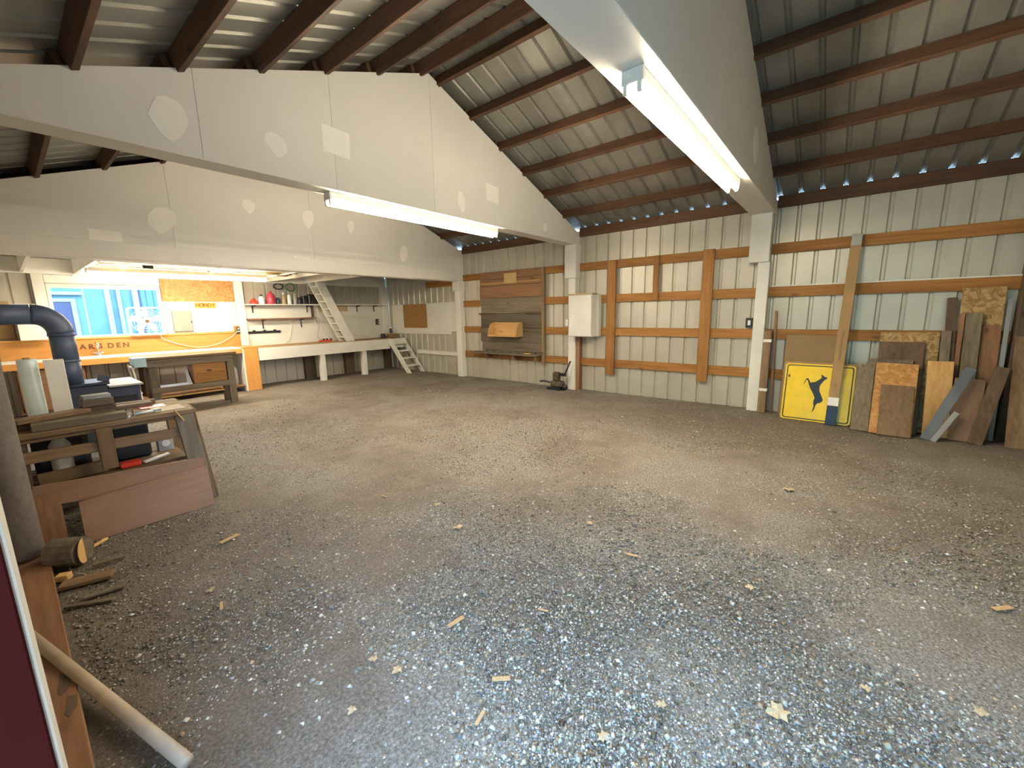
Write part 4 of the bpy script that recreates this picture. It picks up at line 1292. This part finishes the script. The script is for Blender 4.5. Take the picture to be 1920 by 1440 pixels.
front_panel('plywood_offcut', 'wide brown board behind the pinkish panel at the rough table', [(-6.95, 0.30), (-6.03, 0.2), (-6.03, 0.375), (-6.93, 0.44)], 3.028, 3.028, 0.018, 'pink_ply_x')
front_panel('plywood_offcut', 'narrow orange-brown panel left of the dark gap under the table', [(-6.97, 0.0), (-6.83, 0.0), (-6.825, 0.37), (-6.955, 0.38)], 3.015, 2.94, 0.014, 'red_wood_z')

# clutter on the rough table
TZ = 0.779
def on_table(name, label, cat, p0, p1, w, th, mat, z):
    o = beam(name, (p0[0], p0[1], z + th / 2), (p1[0], p1[1], z + th / 2), w, th, (p1[1] - p0[1], -(p1[0] - p0[0]), 0), mat)
    return tag(o, label, cat, 'scrap heaped on the rough table')
on_table('scrap_plank', 'grey plank lying along the front edge of the rough table', 'plank', (-6.88, 3.13), (-6.42, 3.12), 0.11, 0.05, 'grey_wood_x', TZ)
on_table('scrap_plank', 'dark stained plank lying behind the front plank on the table', 'plank', (-6.94, 3.255), (-6.46, 3.25), 0.10, 0.05, 'dark_wood_x', TZ)
on_table('scrap_plank', 'brown curved plank across the two lower planks on the table', 'plank', (-6.95, 3.19), (-6.60, 3.32), 0.11, 0.03, 'table_wood_x', TZ + 0.051)
on_table('scrap_plank', 'long thin board on the far side of the rough table', 'plank', (-6.96, 3.55), (-6.20, 3.56), 0.10, 0.03, 'grey_wood_x', TZ)
on_table('scrap_plank', 'short brown offcut lying at the back of the table', 'plank', (-6.50, 3.68), (-6.16, 3.66), 0.07, 0.03, 'table_wood_x', TZ)
on_table('paving_block', 'lower grey slab of the two slabs stacked on the table', 'slab', (-6.62, 3.44), (-6.45, 3.45), 0.12, 0.05, 'grey_wood_x', TZ + 0.082).location.y -= 0.06
o = on_table('paving_block', 'upper pale topped slab of the two stacked on the table', 'slab', (-6.61, 3.44), (-6.46, 3.45), 0.10, 0.03, 'blue_grey_plank', TZ + 0.133); o.location.y -= 0.06
o = box('support_block', (-6.63, -6.44, 3.33, 3.45, TZ + 0.001, TZ + 0.081), 'dark_wood_x'); tag(o, 'dark block under the two stacked slabs on the table', 'block')
o = lathe('glass_jar', [(0.022, 0), (0.024, 0.004), (0.024, 0.04), (0.018, 0.05), (0.018, 0.055)], (-6.40, 3.14, TZ), 'clear_plastic'); tag(o, 'small clear jar on the front of the rough table', 'jar')
t = thing('pliers', 'blue handled pliers lying near the jar on the table', 'pliers', (-6.3, 3.15, TZ))
tube('handle', [(-6.37, 3.13, TZ + 0.012), (-6.30, 3.15, TZ + 0.012), (-6.26, 3.165, TZ + 0.012)], 0.009, 'pale_blue', t)
tube('handle', [(-6.36, 3.18, TZ + 0.012), (-6.30, 3.165, TZ + 0.012), (-6.26, 3.168, TZ + 0.012)], 0.009, 'pale_blue', t)
box('jaws', (-6.26, -6.21, 3.155, 3.18, TZ + 0.002, TZ + 0.022), 'steel', t)
o = box('paper_sheet', (-6.25, -6.06, 3.14, 3.36, TZ, TZ + 0.003), 'paper', None, 0); tag(o, 'sheet of white paper on the corner of the rough table', 'paper')
o = box('paper_sheet', (-6.30, -6.14, 3.37, 3.50, TZ, TZ + 0.004), 'pink_plastic', None, 0); tag(o, 'red and white booklet behind the white paper on the table', 'booklet')
o = beam('wood_splinter', (-6.16, 3.035, 0.80), (-6.11, 3.02, 0.70), 0.018, 0.008, (0, 1, 0), 'pine_z'); tag(o, 'pale splinter hanging over the front edge of the table', 'splinter')
# on the shelf of the table
o = box('black_tub', (-6.56, -6.27, 3.40, 3.66, 0.386, 0.70), 'plastic_black', None, 0.015); tag(o, 'black plastic tub on the shelf of the rough table', 'tub')
o = box('black_bag', (-6.90, -6.62, 3.35, 3.62, 0.386, 0.70), 'plastic_black', None, 0.03); tag(o, 'dark bag on the shelf below the left end of the table', 'bag')
o = lathe('white_jug', [(0.05, 0), (0.055, 0.02), (0.055, 0.25), (0.025, 0.30), (0.022, 0.315)], (-6.77, 3.26, 0.386), 'plastic_white'); tag(o, 'white plastic jug before the dark bag on the table shelf', 'jug')
o = beam('shelf_board', (-6.90, 3.19, 0.43), (-6.56, 3.18, 0.44), 0.085, 0.02, (0, 0, 1), 'table_wood_x'); tag(o, 'short tan board on edge at the front of the table shelf', 'board')
o = box('red_packet', (-6.50, -6.38, 3.16, 3.24, 0.386, 0.425), 'red_plastic', None, 0.008); tag(o, 'red packet lying on the shelf of the rough table', 'packet')
o = beam('white_strip', (-6.36, 3.2, 0.394), (-6.20, 3.21, 0.42), 0.05, 0.012, (0, 1, 0), 'plastic_white'); tag(o, 'white plastic strip beside the red packet on the shelf', 'strip')
t = thing('outlet_box', 'small grey box with a round white socket on the shelf end', 'box', (-6.17, 3.5, 0.386))
box('case', (-6.22, -6.12, 3.45, 3.53, 0.386, 0.50), 'grey_plastic', t)
bm = bmesh.new(); bm_tube(bm, [(-6.17, 3.4495, 0.45), (-6.17, 3.443, 0.45)], 0.028, 14)
from_bm('socket', bm, 'plastic_white', t)

# rolled sheet and pale board standing behind the table
t = thing('plastic_roll', 'tall pale roll of plastic sheeting standing behind the rough table', 'roll', (-6.83, 3.98, 0))
lathe('roll', [(0.052, 0), (0.055, 0.01), (0.055, 1.19), (0.05, 1.2)], (-6.82, 3.98, 0), 'sheeting', t, 20)
lathe('core', [(0.02, 0), (0.02, 0.012)], (-6.82, 3.98, 1.2005), 'cardboard', t, 12)
leaner('pale_board', 'pale grey board standing beside the roll behind the table', 'board', 3.9, 3.9, 0.02, -6.685, -6.685, 1.19, 0.11, 'plastic_white', None)

# ------------------------------------------------------------------ wood stove with pipe
sv = thing('wood_stove', 'dark iron wood stove standing behind the rough table', 'stove', (-6.35, 5.1, 0))
box('firebox', (-6.66, -6.06, 4.90, 5.55, 0.20, 0.80), 'stove_iron', sv, 0.008)
box('top_plate', (-6.30, -6.03, 4.87, 5.58, 0.801, 0.822), 'grey_plastic', sv, 0.004)
box('flue_box', (-6.66, -6.31, 4.86, 5.25, 0.50, 0.845), 'stove_iron', sv, 0.006)
box('flue_lip', (-6.68, -6.29, 4.84, 5.27, 0.846, 0.872), 'stove_iron', sv, 0.005)
dr = box('door', (-6.28, -6.09, 4.875, 4.899, 0.32, 0.70), 'black_metal', sv, 0.008)
tube('handle', [(-6.12, 4.86, 0.47), (-6.12, 4.845, 0.50), (-6.12, 4.86, 0.56)], 0.010, 'steel', dr)
for x in (-6.62, -6.12):
    for y in (4.95, 5.48):
        box('leg', (x - 0.025, x + 0.025, y - 0.025, y + 0.025, 0.0, 0.199), 'black_metal', sv, 0.004)
beam('damper_tab', (-6.33, 4.92, 0.873), (-6.31, 4.94, 0.93), 0.09, 0.01, (1, 0, 0), 'stove_iron', sv)
PXc, PYc, PR = -6.545, 5.0, 0.092
pz = 1.555
sp = thing('stove_pipe', 'dark stove pipe, blue daylight tint put into its colour, bending from the stove to the side wall', 'pipe', (PXc, PYc, 0.873))
tube('lower_pipe', [(PXc, PYc, 0.874), (PXc, PYc, 1.10)], PR, 'pipe_iron', sp, 28)
tube('upper_pipe', [(PXc, PYc, 1.101), (PXc, PYc, 1.37)], PR * 0.97, 'pipe_iron', sp, 28)
arc = [(PXc - 0.17 + 0.17 * math.cos(a), PYc, 1.371 + 0.184 * math.sin(a)) for a in [R(90) * k / 10 for k in range(11)]]
tube('elbow', arc, PR * 1.02, 'pipe_iron', sp, 28)
tube('side_pipe', [(PXc - 0.171, PYc, pz), (-7.09, PYc, pz)], PR, 'pipe_iron', sp, 28)
for z in (1.10, 1.355):
    tube('collar', [(PXc, PYc, z - 0.012), (PXc, PYc, z + 0.012)], PR * 1.05, 'pipe_iron', sp, 28)
beam('poker', (-6.02, 4.83, 0.82), (-5.72, 4.5, 0.60), 0.02, 0.02, (0, 0, 1), 'steel')
tag(bpy.data.objects['poker'], 'thin iron poker leaning on the edge of the wood stove', 'poker')
bpy.data.objects.remove(bpy.data.objects['poker'], do_unlink=True)

# ------------------------------------------------------------------ work table in front of the counter
wt = thing('work_table', 'sturdy grey-brown work table with a drawer in front of the counter', 'table', (-5.0, 7.6, 0))
for k in range(4):
    y = 7.34 + k * 0.128
    box('top_plank', (-5.70, -4.37, y, y + 0.125, 0.865, 0.902), 'table_wood_x', wt, 0.003)
box('apron', (-5.60, -4.42, 7.375, 7.40, 0.745, 0.864), 'grey_wood_x', wt)
for x in (-5.56, -4.52):
    box('leg', (x, x + 0.105, 7.401, 7.46, 0.0, 0.864), 'grey_wood_z', wt, 0.004)
    box('leg', (x, x + 0.105, 7.72, 7.78, 0.0, 0.864), 'dark_wood_z', wt, 0.004)
dw = box('drawer', (-5.01, -4.545, 7.385, 7.70, 0.42, 0.738), 'girt_x', wt, 0.004)
tube('pull', [(-4.82, 7.384, 0.62), (-4.79, 7.36, 0.62), (-4.76, 7.384, 0.62)], 0.008, 'black_metal', dw, 8)
box('drawer_line', (-5.0, -4.55, 7.383, 7.3845, 0.575, 0.583), 'dark_wood_x', dw, 0)
box('lower_rail', (-5.56, -4.45, 7.375, 7.40, 0.325, 0.415), 'grey_wood_x', wt)
box('lower_board', (-5.50, -4.60, 7.42, 7.72, 0.24, 0.262), 'pine_x', wt)
box('shelf', (-5.46, -4.53, 7.402, 7.72, 0.38, 0.40), 'table_wood_x', wt)
t = thing('white_tray', 'white open tray on the shelf of the work table', 'tray', (-5.25, 7.55, 0.4))
box('base', (-5.45, -5.03, 7.43, 7.70, 0.401, 0.415), 'plastic_white', t)
prism('end', [(7.43, 0.416), (7.70, 0.416), (7.70, 0.70)], lambda p: (-5.045, p[0], p[1]), (0.012, 0, 0), 'plastic_white', t)
bm = bmesh.new()
for (x0, x1, y0, y1, z0, z1) in [(-5.73, -5.57, 7.335, 7.62, 0.903, 0.909), (-5.735, -5.729, 7.335, 7.62, 0.80, 0.909), (-5.73, -5.585, 7.325, 7.333, 0.77, 0.909)]:
    bm_box(bm, x0, x1, y0, y1, z0, z1)
o = from_bm('blue_cloth', bm, 'blue_cloth'); tag(o, 'pale blue cloth hanging over the corner of the work table', 'cloth')
t = thing('white_stand', 'white open metal frame standing at the end of the work table', 'frame', (-5.70, 7.5, 0))
for y in (7.42, 7.72):
    beam('upright', (-5.66, y, 0.0), (-5.745, y, 0.79), 0.022, 0.022, (1, 0, 0), 'plastic_white', t)
for z in (0.35, 0.74):
    box('crossbar', (-5.745 + (0.79 - z) * 0.1, -5.72 + (0.79 - z) * 0.1, 7.40, 7.74, z, z + 0.03), 'plastic_white', t)
box('foot_plate', (-5.70, -5.58, 7.43, 7.71, 0.0, 0.02), 'plastic_white', t)
o = lathe('metal_can', [(0.09, 0), (0.095, 0.01), (0.095, 0.33), (0.055, 0.40), (0.05, 0.45), (0.065, 0.46)], (-4.10, 8.62, 0.131), 'steel')
tag(o, 'grey metal can standing under the end of the counter', 'can')

# ------------------------------------------------------------------ firewood by the doorway
lg = thing('firewood_log', 'split log with grey bark lying on the gravel by the jamb', 'log', (-6.88, 2.66, 0))
bm = bmesh.new()
bm_tube(bm, [(-6.905, 2.70, 0.085), (-6.79, 2.60, 0.085)], [0.088, 0.086], 14)
from_bm('bark', bm, 'bark', lg, False)
bm = bmesh.new()
bm_tube(bm, [(-6.7885, 2.599, 0.085), (-6.786, 2.598, 0.085)], 0.078, 14)
from_bm('cut_end', bm, 'pine_z', lg, False)
def stick(label, p0, p1, w, th, mat='table_wood_x', name='kindling'):
    o = beam(name, p0, p1, w, th, (0, 0, 1) if name == 'x' else (p1[1] - p0[1], -(p1[0] - p0[0]), 0), mat)
    return tag(o, label, 'kindling', 'firewood scraps by the doorway')
stick('flat brown scrap board lying in front of the split log', (-6.91, 2.36, 0.014), (-6.70, 2.28, 0.014), 0.085, 0.022, 'table_wood_x')
stick('short orange wood block in front of the log', (-6.915, 2.47, 0.02), (-6.865, 2.44, 0.02), 0.05, 0.036, 'pine_x')
stick('thin pale stick lying behind the split log', (-6.80, 2.74, 0.012), (-6.66, 2.86, 0.012), 0.02, 0.016, 'pine_x')
stick('grey splintered stick right of the log end', (-6.77, 2.50, 0.012), (-6.62, 2.47, 0.012), 0.022, 0.016, 'grey_wood_x')
stick('small tan chunk of wood beside the dark gap', (-6.845, 2.93, 0.015), (-6.81, 2.92, 0.015), 0.03, 0.028, 'pine_x')
stick('weathered slat half buried near the worn timber plank', (-6.91, 2.10, 0.008), (-6.74, 1.98, 0.008), 0.03, 0.014, 'grey_wood_x')
stick('curved bark scrap lying below the flat scrap board', (-6.84, 2.12, 0.010), (-6.68, 2.08, 0.010), 0.04, 0.014, 'bark')

# dry leaves and wood chips on the gravel
def leaf_mesh():
    bm = bmesh.new()
    pts = [(0, -0.5), (0.12, -0.28), (0.38, -0.30), (0.30, -0.05), (0.48, 0.12), (0.22, 0.18), (0.14, 0.42), (0, 0.55), (-0.16, 0.36), (-0.40, 0.26), (-0.26, 0.05), (-0.44, -0.16), (-0.16, -0.24)]
    c = bm.verts.new((0, 0, 0.10))
    vs = [bm.verts.new((x, y, 0.16 * abs(x) + (0.10 if i % 3 == 0 else 0.0))) for i, (x, y) in enumerate(pts)]
    for i in range(len(vs)):
        bm.faces.new((c, vs[i], vs[(i + 1) % len(vs)]))
    me = bpy.data.meshes.new('dry_leaf'); bm.to_mesh(me); bm.free()
    me.materials.append(MAT['dry_leaf'])
    return me
def chip_mesh():
    bm = bmesh.new()
    bm_box(bm, -0.5, 0.5, -0.13, 0.13, 0, 0.07, 0.02)
    me = bpy.data.meshes.new('wood_chip'); bm.to_mesh(me); bm.free()
    me.materials.append(MAT['wood_chip'])
    return me
LM, CM = leaf_mesh(), chip_mesh()
SC = [(-6.098, 0.517, 'l', .045, 'small tan leaf on dark gravel, right of the pole end'),
      (-5.829, 0.011, 'c', .075, 'pale wood chip lying level on gravel at the lower middle'),
      (-6.003, -0.033, 'c', .06, 'short reddish wood chip below the level pale chip'),
      (-5.305, -0.896, 'l', .085, 'largest crumpled tan leaf, on the bluish gravel at the bottom'),
      (-5.092, 1.03, 'l', .075, 'broad pale leaf on gravel in the middle of the floor'),
      (-3.03, -0.725, 'l', .09, 'lone tan leaf on the gravel before the deer sign'),
      (-5.724, 0.39, 'c', .09, 'long slanting wood splinter on gravel below the broad pale leaf'),
      (-4.948, 1.421, 'l', .05, 'small reddish leaf farther back than the broad pale leaf'),
      (-4.679, -0.067, 'c', .07, 'thin wood chip where brown dirt meets the bluish gravel'),
      (-5.539, -0.543, 'l', .045, 'small leaf just left of the largest crumpled leaf'),
      (-6.142, 2.171, 'c', .13, 'longest wood splinter, on dirt in front of the pinkish plywood'),
      (-6.397, 1.448, 'c', .06, 'small wood chip on dark dirt right of the firewood scraps'),
      (-4.581, -0.684, 'l', .05, 'yellowish leaf on bluish gravel above the largest crumpled leaf'),
      (-6.28, 0.375, 'l', .04, 'tiny leaf on dark gravel closest to the pole end'),
      (-6.066, 0.387, 'l', .05, 'tan leaf just below the small leaf on dark gravel'),
      (-4.013, -1.689, 'c', .1, 'wood chip on gravel at the right edge of the floor'),
      (-4.98, -1.153, 'l', .04, 'tiny dark leaf right of the largest crumpled leaf'),
      (-5.119, 1.889, 'c', .06, 'wood chip on gravel behind the small reddish leaf'),
      (-1.286, 0.501, 'l', .08, 'leaf lying on the far floor near the nearest white post'),
      (-4.852, -1.477, 'l', .05, 'small leaf on gravel in the lower right corner of the floor'),
      (-5.785, -0.422, 'l', .045, 'small tan leaf at the bottom edge, left of the bluish gravel'),
      (-4.491, 0.327, 'l', .05, 'yellow leaf on gravel right of the broad pale leaf'),
      (-6.39, 1.646, 'l', .05, 'leaf on dark dirt above the small chip near the firewood'),
      (-4.1, 1.0, 'l', .05, 'small leaf on bare gravel towards the middle post'),
      (-5.4, 0.1, 'c', .05, 'short wood chip on the brown dirt at the floor centre')]
for x, y, k, s, lab in SC:
    o = link('dry_leaf' if k == 'l' else 'wood_chip', LM if k == 'l' else CM)
    o.location = (x, y, 0.006)
    o.scale = (s, s, s)
    o.rotation_euler = (random.uniform(-.12, .12), random.uniform(-.12, .12), random.uniform(0, 6.28))
    tag(o, lab, 'leaf' if k == 'l' else 'wood chip', 'dry leaves on the gravel' if k == 'l' else 'wood chips on the gravel')

# ------------------------------------------------------------------ outside: ground, shed seen through the window, added sky blocker
def outside():
    bm = bmesh.new()
    bm_box(bm, -40, 40, -40, 45, -0.25, -0.06)
    o = from_bm('outside_ground', bm, 'outside_ground')
    tag(o, 'bare ground outside the barn', None, None, 'structure')
outside()
shd = thing('neighbour_shed', 'pale blue-green shed with a white framed door outside the window', 'shed', (-5.0, 14.6, -0.06))
box('wall', (-8.2, -3.0, 14.2, 16.5, -0.06, 2.9), 'shed_siding', shd)
prism('roof', [(13.9, 2.85), (16.8, 2.85), (15.35, 3.7)], lambda p: (-8.4, p[0], p[1]), (5.6, 0, 0), 'shed_trim', shd)
d_ = box('door', (-6.16, -5.72, 14.16, 14.19, 0.0, 1.95), 'shed_dark', shd)
for d in [(-6.22, -6.161, 14.14, 14.19, 0.0, 2.03), (-5.719, -5.63, 14.14, 14.19, 0.0, 2.03), (-6.161, -5.719, 14.14, 14.19, 1.951, 2.03)]:
    box('door_frame', d, 'shed_trim', shd)
box('fascia', (-8.2, -5.5, 14.12, 14.19, 2.12, 2.20), 'shed_trim', shd)
for x in (-5.06, -4.86, -4.55):
    box('corner_board', (x, x + 0.08, 14.14, 14.19, 0.0, 2.85), 'shed_trim', shd)
for k in range(9):
    box('siding_batten', (-4.4 + k * 0.15, -4.37 + k * 0.15, 14.17, 14.19, 0.0, 2.85), 'shed_dark' if k == 0 else 'shed_siding', shd)

# unseen barn shape, added to block low sky light at the doorway
nb = thing('sky_blocker', 'unseen dark green barn shape added across the yard to block low sky', 'light blocker', (-15.5, -1.5, -0.06))
box('wall', (-18.0, -13.0, -14.0, 12.0, -0.06, 5.0), 'blocker_green', nb)
prism('roof', [(-18.4, 4.95), (-12.6, 4.95), (-15.5, 6.6)], lambda p: (p[0], -14.4, p[1]), (0, 26.8, 0), 'shed_dark', nb)
